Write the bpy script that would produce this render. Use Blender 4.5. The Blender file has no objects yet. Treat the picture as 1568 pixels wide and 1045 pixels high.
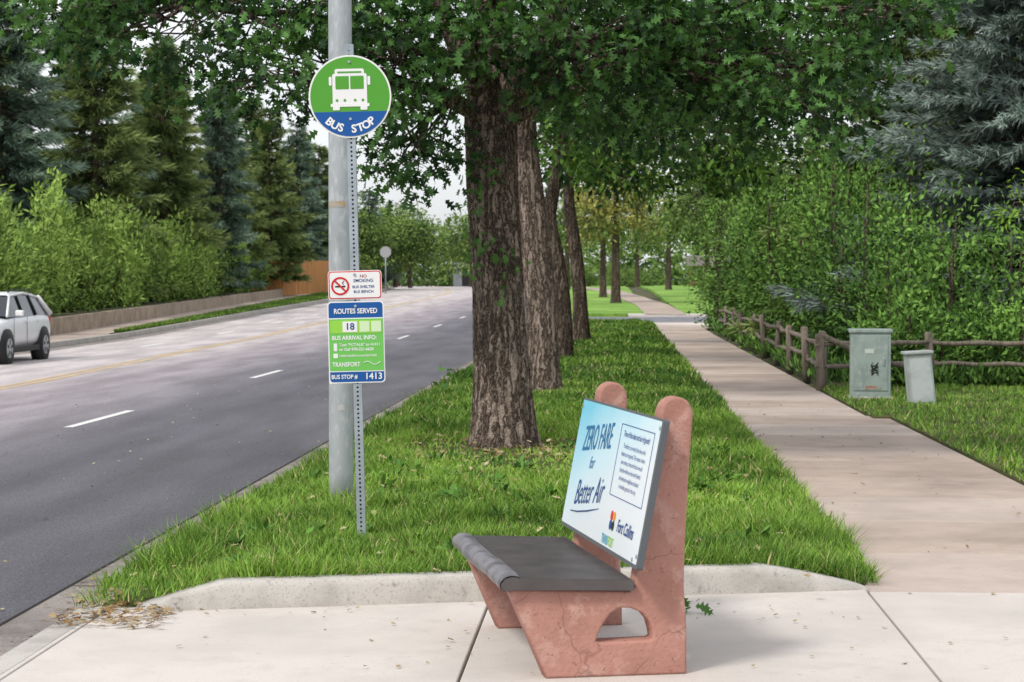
import bpy, math, random
import numpy as np
from mathutils import Matrix, Vector
random.seed(7); rng=np.random.default_rng(7)
D=bpy.data; SC=bpy.context.scene; COL=SC.collection
SC.view_settings.view_transform='Standard'
try: SC.view_settings.look='None'
except: pass
SC.view_settings.exposure=0

# ---------------------------------------------------------------- terrain
def T(y): return np.interp(y,[-50,60,72,82,120,150,190,4000],[0,0,.08,.15,.45,.8,.95,.95])
def XL(y): return np.interp(y,[0,50,61,92,120,150,200,300,600],[-14.7,-14.6,-15,-16.5,-17.6,-18.2,-22.5,-34,-70])
def XR(y): return np.interp(y,[0,90,120,150,200,300,600],[-2.6,-2.7,-3.2,-5,-10,-22,-58])
def XW(y): return np.interp(y,[0,53,73,95,115,150,200,300],[-16.2,-16.1,-17.8,-19.5,-21,-23,-27,-38])

# ---------------------------------------------------------------- materials
def newmat(n):
    m=D.materials.new(n); m.use_nodes=True; nt=m.node_tree
    return m,nt,nt.nodes['Principled BSDF']
def mat(name,base,rough=.85,layers=(),bump=None,spec=.3,metal=0,stretch=(1,1,1),cracks=None):
    m,nt,b=newmat(name); N=nt.nodes; L=nt.links
    tc=N.new('ShaderNodeTexCoord'); mp=N.new('ShaderNodeMapping'); mp.inputs['Scale'].default_value=stretch
    L.new(tc.outputs['Object'],mp.inputs['Vector'])
    cur=None
    for (sc,c2,lo,hi) in layers:
        nz=N.new('ShaderNodeTexNoise'); nz.inputs['Scale'].default_value=sc; nz.inputs['Detail'].default_value=5
        nz.inputs['Roughness'].default_value=.6
        L.new(mp.outputs[0],nz.inputs['Vector'])
        mr=N.new('ShaderNodeMapRange'); mr.inputs[1].default_value=lo; mr.inputs[2].default_value=hi
        L.new(nz.outputs['Fac'],mr.inputs[0])
        mx=N.new('ShaderNodeMixRGB'); L.new(mr.outputs[0],mx.inputs[0])
        if cur is None: mx.inputs[1].default_value=(*base,1)
        else: L.new(cur,mx.inputs[1])
        mx.inputs[2].default_value=(*c2,1); cur=mx.outputs[0]
    if cracks:
        sc,w,c2,amt=cracks
        vo=N.new('ShaderNodeTexVoronoi'); vo.feature='DISTANCE_TO_EDGE'; vo.inputs['Scale'].default_value=sc
        nz=N.new('ShaderNodeTexNoise'); nz.inputs['Scale'].default_value=sc*3; nz.inputs['Detail'].default_value=4
        add=N.new('ShaderNodeMixRGB'); add.blend_type='ADD'; add.inputs[0].default_value=.25
        L.new(mp.outputs[0],nz.inputs['Vector']); L.new(mp.outputs[0],add.inputs[1]); L.new(nz.outputs['Color'],add.inputs[2])
        L.new(add.outputs[0],vo.inputs['Vector'])
        mr=N.new('ShaderNodeMapRange'); mr.inputs[1].default_value=0; mr.inputs[2].default_value=w; mr.inputs[3].default_value=amt; mr.inputs[4].default_value=0
        L.new(vo.outputs['Distance'],mr.inputs[0])
        mx=N.new('ShaderNodeMixRGB'); L.new(mr.outputs[0],mx.inputs[0]); L.new(cur,mx.inputs[1]) if cur else None
        if cur is None: mx.inputs[1].default_value=(*base,1)
        mx.inputs[2].default_value=(*c2,1); cur=mx.outputs[0]
    if cur is None: b.inputs['Base Color'].default_value=(*base,1)
    else: L.new(cur,b.inputs['Base Color'])
    b.inputs['Roughness'].default_value=rough; b.inputs['Metallic'].default_value=metal
    b.inputs['Specular IOR Level'].default_value=spec
    if bump:
        nz=N.new('ShaderNodeTexNoise'); nz.inputs['Scale'].default_value=bump[0]; nz.inputs['Detail'].default_value=6
        L.new(mp.outputs[0],nz.inputs['Vector'])
        bp=N.new('ShaderNodeBump'); bp.inputs['Strength'].default_value=bump[1]; bp.inputs['Distance'].default_value=bump[2]
        L.new(nz.outputs['Fac'],bp.inputs['Height']); L.new(bp.outputs[0],b.inputs['Normal'])
    return m
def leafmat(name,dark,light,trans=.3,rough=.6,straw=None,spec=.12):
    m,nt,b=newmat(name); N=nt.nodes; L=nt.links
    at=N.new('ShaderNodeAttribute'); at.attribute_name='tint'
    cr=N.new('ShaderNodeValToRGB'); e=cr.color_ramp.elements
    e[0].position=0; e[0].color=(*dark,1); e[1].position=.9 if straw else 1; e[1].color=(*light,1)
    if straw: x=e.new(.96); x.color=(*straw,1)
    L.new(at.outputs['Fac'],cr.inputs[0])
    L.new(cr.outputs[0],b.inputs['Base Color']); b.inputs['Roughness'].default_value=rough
    b.inputs['Specular IOR Level'].default_value=spec
    if trans>0:
        tr=N.new('ShaderNodeBsdfTranslucent')
        mul=N.new('ShaderNodeMixRGB'); mul.blend_type='MULTIPLY'; mul.inputs[0].default_value=1; mul.inputs[2].default_value=(1.5,1.6,.6,1)
        L.new(cr.outputs[0],mul.inputs[1]); L.new(mul.outputs[0],tr.inputs['Color'])
        ms=N.new('ShaderNodeMixShader'); ms.inputs[0].default_value=trans
        L.new(b.outputs[0],ms.inputs[1]); L.new(tr.outputs[0],ms.inputs[2])
        L.new(ms.outputs[0],N['Material Output'].inputs[0])
    return m

M={}
M['ground']=mat('soil',(.09,.075,.045),.95,[(.6,(.06,.09,.03),.4,.6),(8,(.13,.1,.07),.5,.7)],(20,.5,.03))
M['turf']=mat('turf',(.065,.095,.024),.95,[(.7,(.13,.12,.045),.45,.6),(30,(.035,.055,.012),.45,.65),(9,(.18,.13,.075),.56,.68)],(60,.6,.03))
M['farturf']=mat('farturf',(.17,.33,.05),.95,[(.22,(.27,.44,.08),.48,.56),(3,(.12,.22,.035),.5,.7)],(60,.6,.03))
def conc(name,base,d): 
    return mat(name,base,.85,[(.9,tuple(c*d for c in base),.42,.68),(5,tuple(c*.84 for c in base),.5,.75),(26,tuple(c*.72 for c in base),.62,.7),(160,tuple(c*.72 for c in base),.52,.68)],(180,.25,.004))
M['pad']=conc('pad_concrete',(.64,.585,.54),.80)
M['walk']=conc('walk_concrete',(.49,.395,.335),.62)
M['kerb']=mat('kerb_concrete',(.52,.49,.45),.9,[(3,(.38,.36,.33),.45,.65),(14,(.30,.28,.26),.60,.70),(90,(.3,.28,.26),.55,.7)],(70,.35,.006))
M['gutter']=mat('gutter_concrete',(.32,.28,.26),.9,[(2,(.17,.15,.14),.42,.65),(120,(.12,.11,.1),.5,.66)],(120,.4,.004))
M['dark']=mat('joint_dark',(.03,.027,.024),.95)
M['white_paint']=mat('road_paint_white',(.74,.74,.72),.7,[(40,(.35,.35,.35),.55,.7)])
M['yellow_paint']=mat('road_paint_yellow',(.70,.47,.17),.7,[(1.2,(.48,.38,.24),.4,.6),(30,(.4,.34,.25),.5,.65)])
M['wood']=mat('weathered_wood',(.24,.20,.16),.9,[(6,(.12,.10,.08),.4,.65)],(14,.5,.02),stretch=(3,3,.6))
M['cedar']=mat('cedar',(.55,.26,.085),.85,[(1.5,(.38,.16,.055),.4,.65)],stretch=(4,4,.3))
M['wall']=mat('retaining',(.42,.33,.255),.9,[(1.5,(.28,.22,.165),.4,.65),(12,(.2,.16,.12),.5,.7)],(20,.6,.02))
M['galv']=mat('galvanised',(.44,.47,.49),.5,[(3,(.34,.37,.39),.4,.65),(25,(.56,.58,.59),.5,.72),(7,(.30,.31,.31),.6,.7)],None,.5,.35,stretch=(1,1,.4))
M['galv2']=mat('galv_post',(.40,.45,.50),.5,[(9,(.3,.34,.38),.4,.7)],None,.5,.4)
M['white']=mat('sign_white',(.80,.80,.80),.4)
M['green']=mat('sign_green',(.085,.33,.035),.4)
M['lime']=mat('sign_lime',(.30,.62,.07),.4)
M['blue']=mat('sign_blue',(.008,.09,.33),.4)
M['red']=mat('sign_red',(.6,.02,.025),.4)
M['navy']=mat('ink_navy',(.01,.06,.25),.5)
M['black']=mat('black',(.02,.02,.02),.6)
M['pink']=mat('pink_concrete',(.46,.235,.19),.85,[(2.2,(.36,.18,.14),.42,.62),(11,(.51,.30,.25),.54,.66),(45,(.28,.14,.11),.6,.7)],(60,.6,.008),cracks=(1.1,.004,(.14,.065,.05),.45))
def asphalt():
    m,nt,b=newmat('asphalt'); N=nt.nodes; L=nt.links
    tc=N.new('ShaderNodeTexCoord'); sp=N.new('ShaderNodeSeparateXYZ'); L.new(tc.outputs['Object'],sp.inputs[0])
    nz=N.new('ShaderNodeTexNoise'); nz.inputs['Scale'].default_value=.35; nz.inputs['Detail'].default_value=5
    mp=N.new('ShaderNodeMapping'); mp.inputs['Scale'].default_value=(1,.12,1); L.new(tc.outputs['Object'],mp.inputs[0]); L.new(mp.outputs[0],nz.inputs[0])
    ma=N.new('ShaderNodeMath'); ma.operation='MULTIPLY_ADD'; ma.inputs[1].default_value=2.0; L.new(nz.outputs[0],ma.inputs[0]); L.new(sp.outputs[0],ma.inputs[2])
    cr=N.new('ShaderNodeValToRGB'); mr=N.new('ShaderNodeMapRange'); mr.inputs[1].default_value=-13.4; mr.inputs[2].default_value=-1.4
    L.new(ma.outputs[0],mr.inputs[0]); L.new(mr.outputs[0],cr.inputs[0])
    e=cr.color_ramp.elements; e[0].position=0; e[0].color=(.53,.48,.475,1); e[1].position=1; e[1].color=(.088,.086,.10,1)
    for p,c in((.33,(.48,.43,.435,1)),(.42,(.35,.305,.325,1)),(.57,(.26,.235,.258,1)),(.66,(.15,.14,.158,1)),(.78,(.093,.090,.106,1)),(.85,(.108,.104,.118,1))):
        x=e.new(p); x.color=c
    n2=N.new('ShaderNodeTexNoise'); n2.inputs['Scale'].default_value=75; n2.inputs['Detail'].default_value=3; L.new(tc.outputs['Object'],n2.inputs[0])
    m2=N.new('ShaderNodeMapRange'); m2.inputs[1].default_value=.35;m2.inputs[2].default_value=.7; m2.inputs[3].default_value=.5; m2.inputs[4].default_value=1.65; L.new(n2.outputs[0],m2.inputs[0])
    mx=N.new('ShaderNodeMixRGB'); mx.blend_type='MULTIPLY'; mx.inputs[0].default_value=1; L.new(cr.outputs[0],mx.inputs[1]); L.new(m2.outputs[0],mx.inputs[2])
    n3=N.new('ShaderNodeTexNoise'); n3.inputs['Scale'].default_value=1.1; n3.inputs['Detail'].default_value=6; mp3=N.new('ShaderNodeMapping'); mp3.inputs['Scale'].default_value=(1.6,.25,1); L.new(tc.outputs['Object'],mp3.inputs[0]); L.new(mp3.outputs[0],n3.inputs[0])
    m3=N.new('ShaderNodeMapRange'); m3.inputs[1].default_value=.35;m3.inputs[2].default_value=.68; m3.inputs[3].default_value=.78; m3.inputs[4].default_value=1.22; L.new(n3.outputs[0],m3.inputs[0])
    mx2=N.new('ShaderNodeMixRGB'); mx2.blend_type='MULTIPLY'; mx2.inputs[0].default_value=1; L.new(mx.outputs[0],mx2.inputs[1]); L.new(m3.outputs[0],mx2.inputs[2])
    L.new(mx2.outputs[0],b.inputs['Base Color']); b.inputs['Roughness'].default_value=.72; b.inputs['Specular IOR Level'].default_value=.3
    bp=N.new('ShaderNodeBump'); bp.inputs['Strength'].default_value=.5; bp.inputs['Distance'].default_value=.005; L.new(n2.outputs[0],bp.inputs['Height']); L.new(bp.outputs[0],b.inputs['Normal'])
    return m
M['asphalt']=asphalt()
def barkmat(name,c1,c2,c3):
    m,nt,b=newmat(name); N=nt.nodes; L=nt.links
    tc=N.new('ShaderNodeTexCoord'); mp=N.new('ShaderNodeMapping'); mp.inputs['Scale'].default_value=(1,1,.11); L.new(tc.outputs['Object'],mp.inputs[0])
    n0=N.new('ShaderNodeTexNoise'); n0.inputs['Scale'].default_value=9; n0.inputs['Detail'].default_value=4; L.new(tc.outputs['Object'],n0.inputs[0])
    ad=N.new('ShaderNodeMixRGB'); ad.blend_type='ADD'; ad.inputs[0].default_value=.10; L.new(mp.outputs[0],ad.inputs[1]); L.new(n0.outputs['Color'],ad.inputs[2])
    n1=N.new('ShaderNodeTexNoise'); n1.inputs['Scale'].default_value=17; n1.inputs['Detail'].default_value=7; n1.inputs['Roughness'].default_value=.62; L.new(ad.outputs[0],n1.inputs[0])
    a=N.new('ShaderNodeMath'); a.operation='MULTIPLY_ADD'; a.inputs[1].default_value=2; a.inputs[2].default_value=-1; L.new(n1.outputs[0],a.inputs[0])
    ab=N.new('ShaderNodeMath'); ab.operation='ABSOLUTE'; L.new(a.outputs[0],ab.inputs[0])
    mr=N.new('ShaderNodeMapRange'); mr.inputs[1].default_value=0; mr.inputs[2].default_value=.20; L.new(ab.outputs[0],mr.inputs[0])
    n2=N.new('ShaderNodeTexNoise'); n2.inputs['Scale'].default_value=60; n2.inputs['Detail'].default_value=5; L.new(tc.outputs['Object'],n2.inputs[0])
    mul=N.new('ShaderNodeMath'); mul.operation='MULTIPLY'; L.new(mr.outputs[0],mul.inputs[0]); L.new(n2.outputs[0],mul.inputs[1])
    cr=N.new('ShaderNodeValToRGB'); e=cr.color_ramp.elements; e[0].color=(*c1,1); e[0].position=.04; e[1].color=(*c3,1); e[1].position=.60
    x=e.new(.28); x.color=(*c2,1); L.new(mul.outputs[0],cr.inputs[0]); L.new(cr.outputs[0],b.inputs['Base Color'])
    bp=N.new('ShaderNodeBump'); bp.inputs['Strength'].default_value=1; bp.inputs['Distance'].default_value=.035; L.new(mul.outputs[0],bp.inputs['Height']); L.new(bp.outputs[0],b.inputs['Normal'])
    b.inputs['Roughness'].default_value=.95; b.inputs['Specular IOR Level'].default_value=.1
    return m
M['bark']=barkmat('oak_bark',(.06,.046,.037),(.27,.205,.165),(.48,.39,.33))
M['bark2']=barkmat('bark_dark',(.035,.027,.02),(.13,.10,.075),(.25,.20,.16))
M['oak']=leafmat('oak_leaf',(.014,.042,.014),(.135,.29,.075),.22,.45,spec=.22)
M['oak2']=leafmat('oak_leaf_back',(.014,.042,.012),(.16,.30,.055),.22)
M['shrubL']=leafmat('shrub_leaf_light',(.05,.11,.022),(.34,.50,.11),0)
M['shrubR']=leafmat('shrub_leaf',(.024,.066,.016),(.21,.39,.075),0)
M['locust']=leafmat('locust_leaf',(.12,.25,.03),(.32,.50,.06),.35)
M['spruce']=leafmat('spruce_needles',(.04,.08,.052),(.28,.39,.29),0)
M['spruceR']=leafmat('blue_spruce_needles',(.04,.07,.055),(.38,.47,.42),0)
M['pine']=leafmat('pine_needles',(.045,.08,.024),(.29,.37,.13),0)
M['far']=leafmat('far_leaf',(.04,.085,.022),(.28,.41,.10),0)
M['fary']=leafmat('far_leaf_yellow',(.12,.16,.04),(.5,.46,.13),0)
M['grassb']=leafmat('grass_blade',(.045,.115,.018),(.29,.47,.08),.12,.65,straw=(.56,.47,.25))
M['weed']=leafmat('weed_leaf',(.04,.10,.02),(.14,.30,.05),0,.5)
M['litter']=leafmat('leaf_litter',(.22,.11,.04),(.55,.5,.30),0,.8)

# ---------------------------------------------------------------- mesh helpers
def link(o,parent=None,base=None):
    COL.objects.link(o)
    if parent is not None:
        o.parent=parent
        if base is not None: o.matrix_parent_inverse=Matrix.Translation(-Vector(base))
    return o
def empty(name,loc=(0,0,0),rot=(0,0,0)):
    e=D.objects.new(name,None); e.empty_display_size=.2; e.location=loc; e.rotation_euler=rot; COL.objects.link(e); return e
def meshobj(name,V,F,m,parent=None,base=None,smooth=False):
    me=D.meshes.new(name); me.from_pydata([tuple(map(float,v)) for v in V],[],[tuple(map(int,f)) for f in F]); me.update()
    if m: me.materials.append(m)
    if smooth: me.polygons.foreach_set('use_smooth',[True]*len(me.polygons))
    return link(D.objects.new(name,me),parent,base)
def triobj(name,V,F,tint,m,parent=None,base=None):
    me=D.meshes.new(name); V=np.asarray(V,np.float32); F=np.asarray(F,np.int32)
    me.vertices.add(len(V)); me.vertices.foreach_set('co',V.ravel())
    me.loops.add(F.size); me.loops.foreach_set('vertex_index',F.ravel())
    me.polygons.add(len(F)); me.polygons.foreach_set('loop_start',np.arange(0,F.size,3,dtype=np.int32))
    me.polygons.foreach_set('loop_total',np.full(len(F),3,np.int32))
    me.update(calc_edges=True)
    a=me.attributes.new('tint','FLOAT','POINT'); a.data.foreach_set('value',np.asarray(tint,np.float32))
    me.materials.append(m)
    return link(D.objects.new(name,me),parent,base)
def nrm(a): return a/np.maximum(np.linalg.norm(a,axis=-1,keepdims=True),1e-9)
def scatter(tv,tf,P,X,Y,Z,tint):
    n=len(P); m=len(tv)
    V=P[:,None,:]+tv[None,:,0:1]*X[:,None,:]+tv[None,:,1:2]*Y[:,None,:]+tv[None,:,2:3]*Z[:,None,:]
    F=tf[None]+(np.arange(n)*m)[:,None,None]
    return V.reshape(-1,3),F.reshape(-1,3),np.repeat(tint,m)
class Acc:
    def __init__(s): s.V=[];s.F=[];s.T=[];s.n=0
    def add(s,V,F,T): s.V.append(V);s.F.append(F+s.n);s.T.append(T);s.n+=len(V)
    def obj(s,name,m,parent=None,base=None): return triobj(name,np.concatenate(s.V),np.concatenate(s.F),np.concatenate(s.T),m,parent,base)
def mk_oak():
    V=[];F=[]
    for sx in(1,-1):
        for (a,b,c,w) in((.08,.24,.36,.22),(.25,.5,.58,.36),(.48,.78,.8,.3)):
            i=len(V); V+= [(0,a,0),(sx*w,b,.07),(0,c,0)]; F.append((i,i+1,i+2))
    i=len(V); V+=[(-.1,.68,0),(.1,.68,0),(0,1,-.05)]; F.append((i,i+1,i+2))
    return np.array(V,float),np.array(F)
OAK=mk_oak()
RH=(np.array([(0,0,0),(.22,.5,.06),(0,1,0),(-.22,.5,.06)],float),np.array([(0,1,2),(0,2,3)]))
NAR=(np.array([(0,0,0),(.14,.45,.03),(0,1,-.06),(-.14,.45,.03)],float),np.array([(0,1,2),(0,2,3)]))
def mk_tuft(k=6,w=.06):
    V=[];F=[]; r=np.random.default_rng(3)
    for j in range(k):
        a=j/k*2*math.pi+r.random()*.5; sp=r.uniform(.15,.75)
        d=np.array([math.cos(a)*sp,1,math.sin(a)*sp]); d/=np.linalg.norm(d); L=r.uniform(.7,1.1)
        s=np.cross(d,[math.sin(a*2),.1,math.cos(a)]); s/=np.linalg.norm(s)
        st=np.array([0,r.uniform(0,.25),0]); i=len(V)
        V+=[st+s*w,st-s*w,st+d*L]; F.append((i,i+1,i+2))
    return np.array(V),np.array(F)
TUFT=mk_tuft(7,.075)
BLADE=(np.array([(-.5,0,0),(.5,0,0),(.35,.16,.55),(-.35,.16,.55),(0,.5,1)],float),np.array([(0,1,2),(0,2,3),(3,2,4)]))
def leaves(acc,tmpl,P,out,size,tint,droop=.35,upn=.5):
    n=len(P)
    Y=nrm(out*.8+rng.normal(0,.6,(n,3))+np.array([0,0,-droop]))
    Nn=rng.normal(0,.6,(n,3))+np.array([0,0,upn]); Z=nrm(Nn-(Nn*Y).sum(1)[:,None]*Y); X=np.cross(Y,Z)
    s=(size*rng.uniform(.6,1.2,n))[:,None]
    acc.add(*scatter(*tmpl,P,X*s,Y*s,Z*s,tint))
class Tubes:
    def __init__(s): s.V=[];s.F=[]
    def add(s,pts,rad,seg=7,jit=0):
        pts=np.asarray(pts,float); n=len(pts); b=len(s.V)
        tg=np.gradient(pts,axis=0); tg=nrm(tg)
        ref=np.array([0,0,1.]) if abs(tg[0][2])<.8 else np.array([1.,0,0])
        for i in range(n):
            u=nrm(np.cross(tg[i],ref)); v=np.cross(tg[i],u)
            for j in range(seg):
                a=2*math.pi*j/seg; r=rad[i]*(1+(random.uniform(-jit,jit) if jit else 0))
                s.V.append(pts[i]+r*(math.cos(a)*u+math.sin(a)*v))
        for i in range(n-1):
            for j in range(seg):
                k=(j+1)%seg; s.F.append((b+i*seg+j,b+i*seg+k,b+(i+1)*seg+k,b+(i+1)*seg+j))
        s.F.append(tuple(b+j for j in range(seg))[::-1]); s.F.append(tuple(b+(n-1)*seg+j for j in range(seg)))
    def obj(s,name,m,parent=None,base=None): return meshobj(name,s.V,s.F,m,parent,base,True)
def trunkmesh(name,pts,rad,m,parent,base,seg=72,step=.03,ph=0,flare=.35,knot=None,cap=False):
    pts=np.asarray(pts,float); rad=np.asarray(rad,float)
    L=np.concatenate([[0],np.cumsum(np.linalg.norm(np.diff(pts,axis=0),axis=1))])
    s=np.arange(0,L[-1],step); C=np.stack([np.interp(s,L,pts[:,i]) for i in range(3)],1)
    for _ in range(8): C[1:-1]=(C[:-2]+2*C[1:-1]+C[2:])/4
    R=np.interp(s,L,rad); th=np.linspace(0,2*np.pi,seg,endpoint=False)
    TH,S=np.meshgrid(th,s)
    rr=R[:,None]*(1+flare*np.exp(-S/.22)*(1+.5*np.sin(5*TH+ph)+.3*np.sin(3*TH+1+ph))*.6)
    w=TH+.10*np.sin(2.3*S+ph)+.05*np.sin(7.1*S+3*TH)
    rr=rr*(1+.045*np.abs(np.sin(9*w+ph+.8*np.sin(1.7*S+2*TH)))+.02*np.sin(23*w+3*np.sin(4*S))+.035*np.sin(2*TH+S)+.006*rng.normal(size=TH.shape))
    if knot:
        for (zk,tk,ak,wk) in knot: rr+=ak*np.exp(-((S-zk)**2+(R[:,None]*((TH-tk+np.pi)%(2*np.pi)-np.pi))**2)/wk**2)
    V=np.stack([C[:,None,0]+rr*np.cos(TH),C[:,None,1]+rr*np.sin(TH),np.broadcast_to(C[:,None,2],TH.shape)],-1).reshape(-1,3)
    n=len(s); i=np.arange(n-1)[:,None]*seg; j=np.arange(seg)[None]; k=(j+1)%seg
    F=np.stack([i+j,i+k,i+seg+k,i+seg+j],-1).reshape(-1,4)
    return meshobj(name,V,F,m,parent,base,True)
def inell(n,c,r,shell=.0):
    d=nrm(rng.normal(size=(n,3))); q=(shell+(1-shell)*rng.random(n))**(1/2.2)
    return np.array(c)+d*q[:,None]*np.array(r), d
def tree(name,base,tp,tr,boughs,lsz,nl,mleaf,mbark,tmpl=OAK,clr=.3,tint=(.0,.95),origin=None,seg=72,step=.03,knot=None,extra=None,ph=0,big=None,flare=.35):
    e=empty(name,base)
    trunkmesh('trunk',tp,tr,mbark,e,base,seg,step,ph,knot=knot,flare=flare)
    tb=Tubes(); acc=Acc(); tp=np.array(tp,float)
    if big:
        for (p,r) in big: tb.add(p,r,16,.05)
    for (cx,cy,cz,rx,ry,rz,nc) in boughs:
        c=np.array([cx,cy,cz]); 
        a=tp[-1] if origin is None else np.array(origin[int(rng.integers(len(origin)))])
        if cz>a[2]+.8: a=tp[-1]
        mid=(a+c)/2+np.array([0,0,.25+.1*rng.random()])+rng.normal(0,.1,3)
        t=np.linspace(0,1,9)[:,None]; cur=(1-t)**2*a+2*t*(1-t)*mid+t**2*c; cur[1:-1]+=rng.normal(0,.035,(7,3))
        r0=min(.5*tr[-1],.035+.025*np.linalg.norm(c-a))
        tb.add(cur,np.linspace(r0,.015,9),7)
        P,d=inell(nc,c,(rx,ry,rz),.2)
        for p in P:
            k=int(rng.integers(4,9)); q=cur[k]; mm=(p+q)/2+rng.normal(0,.06,3)
            tb.add([q,mm,p],[.014,.009,.004],4)
        out=nrm(P-c+np.array([0,0,.05]))
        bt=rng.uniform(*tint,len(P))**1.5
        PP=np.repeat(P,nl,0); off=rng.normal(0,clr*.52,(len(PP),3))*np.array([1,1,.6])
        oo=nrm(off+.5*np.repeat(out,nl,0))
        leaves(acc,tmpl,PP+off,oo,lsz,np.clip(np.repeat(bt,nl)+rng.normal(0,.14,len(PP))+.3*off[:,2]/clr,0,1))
    if extra:
        for (p,n,r) in extra:
            off=rng.normal(0,r,(n,3)); leaves(acc,tmpl,np.array(p)+off,nrm(off+np.array([0,-.6,0])),lsz*.8,rng.uniform(.4,1.0,n))
    tb.obj('limbs',mbark,e,base); acc.obj('leaves',mleaf,e,base)
    return e
def shrub(name,base,r,h,n,lsz,m,tmpl=NAR,upright=.5,tint=(.1,.8),lobes=9):
    e=empty(name,base); acc=Acc(); tb=Tubes(); b=np.array(base,float)
    for i in range(lobes):
        a=rng.random()*6.28; q=rng.uniform(.1,.8); hh=h*rng.uniform(.45,1)*(1-.25*q)
        c=b+np.array([math.cos(a)*q*r,math.sin(a)*q*r,hh*.52]); rad=np.array([r*.45,r*.45,hh*.52])
        tb.add([b+np.array([math.cos(a)*q*r*.3,math.sin(a)*q*r*.3,0]),c,c+np.array([0,0,hh*.4])],[.05,.03,.01],5)
        nn=n//lobes; ncl=max(nn//14,1)
        P,d=inell(ncl,c,rad,.35); P[:,2]=np.maximum(P[:,2],b[2]+.1)
        lt=rng.uniform(*tint)*.6
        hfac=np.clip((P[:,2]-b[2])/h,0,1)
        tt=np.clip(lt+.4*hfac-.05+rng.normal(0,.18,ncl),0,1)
        PP=np.repeat(P,14,0); off=rng.normal(0,.115*max(r,1)**.5,(len(PP),3))*np.array([1,1,1.3])
        oo=nrm(.6*np.repeat(d,14,0)+off+np.array([0,0,upright]))
        leaves(acc,tmpl,PP+off,oo,lsz,np.clip(np.repeat(tt,14)+rng.normal(0,.1,len(PP)),0,1),droop=0,upn=.3)
    tb.obj('stems',M['bark2'],e,base); acc.obj('foliage',m,e,base)
    return e
def conifer(name,base,H,R,m,sz=.42,dens=1.0,zlo=.08,tint=(.1,.8),whorl=.36):
    e=empty(name,base); b=np.array(base,float); tb=Tubes(); acc=Acc()
    tb.add([b,b+[0,0,H*.5],b+[0,0,H*.98]],[R*.07+.06,R*.045+.03,.02],9)
    z=H*zlo; PT=[];OT=[];TT=[]; ph1=rng.random()*6.28
    while z<H*.98:
        f=1-z/H; nb=int(6*dens)+2
        wob=1+.18*math.sin(z*2.1+ph1)+.12*math.sin(z*4.3+2*ph1)
        for i in range(nb):
            a=rng.random()*6.28; L=R*(f**.7)*rng.uniform(.45,1.3)*wob+.15
            zz=z+rng.uniform(-.25,.25); d=np.array([math.cos(a),math.sin(a),0])
            t=np.linspace(0,1,5); pts=b+np.array([0,0,zz])+d*L*t[:,None]+np.array([0,0,1.])*(L*(-.32*t+.22*t**2))[:,None]
            tb.add(pts,[.035,.028,.02,.012,.005],4)
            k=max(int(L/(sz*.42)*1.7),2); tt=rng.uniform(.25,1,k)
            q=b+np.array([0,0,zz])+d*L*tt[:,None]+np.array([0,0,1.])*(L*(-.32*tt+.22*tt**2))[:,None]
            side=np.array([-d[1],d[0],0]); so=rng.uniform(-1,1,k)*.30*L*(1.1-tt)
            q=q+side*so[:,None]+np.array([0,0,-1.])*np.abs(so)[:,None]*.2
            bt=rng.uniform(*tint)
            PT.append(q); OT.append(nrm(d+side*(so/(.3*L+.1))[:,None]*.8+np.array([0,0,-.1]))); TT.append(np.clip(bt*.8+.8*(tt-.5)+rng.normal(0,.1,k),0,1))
        z+=whorl
    P=np.concatenate(PT);O=np.concatenate(OT);TI=np.concatenate(TT)
    P=np.repeat(P,2,0)+rng.normal(0,sz*.22,(len(P)*2,3))*np.array([1,1,.5]); O=np.repeat(O,2,0); TI=np.repeat(TI,2)
    n=len(P); Y=nrm(O+rng.normal(0,.25,(n,3))); Nn=rng.normal(size=(n,3)); Z=nrm(Nn-(Nn*Y).sum(1)[:,None]*Y); X=np.cross(Y,Z)
    s=(sz*rng.uniform(.7,1.2,n))[:,None]; acc.add(*scatter(*TUFT,P,X*s,Y*s,Z*s,TI))
    tb.obj('trunk',M['bark2'],e,base); acc.obj('needles',m,e,base)
    return e
def ribbon(name,ys,xl,xr,dz,m,depth=.3,nx=1,parent=None):
    ys=np.asarray(ys,float); fl=xl if callable(xl) else (lambda y:np.full_like(y,xl)); fr=xr if callable(xr) else (lambda y:np.full_like(y,xr))
    a=fl(ys);b=fr(ys);z=T(ys)+dz; V=[];F=[]
    for i in range(len(ys)):
        for j in range(nx+1): V.append((a[i]+(b[i]-a[i])*j/nx,ys[i],z[i]))
    w=nx+1
    for i in range(len(ys)-1):
        for j in range(nx): F.append((i*w+j,i*w+j+1,(i+1)*w+j+1,(i+1)*w+j))
    if depth:
        o=len(V); n=len(ys)
        for i in range(n): V.append((a[i],ys[i],z[i]-depth)); V.append((b[i],ys[i],z[i]-depth))
        for i in range(n-1):
            F.append((i*w,(i+1)*w,o+2*i+2,o+2*i)); F.append((i*w+nx,o+2*i+1,o+2*i+3,(i+1)*w+nx))
        F.append((0,o,o+1)+tuple(range(nx,0,-1)))
    return meshobj(name,V,F,m,parent)
def box(name,c,s,m,parent=None,bev=.0,rot=None):
    x,y,z=[k/2 for k in s]
    V=[(sx*x,sy*y,sz*z) for sx in(-1,1) for sy in(-1,1) for sz in(-1,1)]
    F=[(0,1,3,2),(4,6,7,5),(0,4,5,1),(2,3,7,6),(0,2,6,4),(1,5,7,3)]
    o=meshobj(name,V,F,m,parent); o.location=c
    if rot: o.rotation_euler=rot
    if bev:
        md=o.modifiers.new('b','BEVEL'); md.width=bev; md.segments=2
    return o

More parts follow.
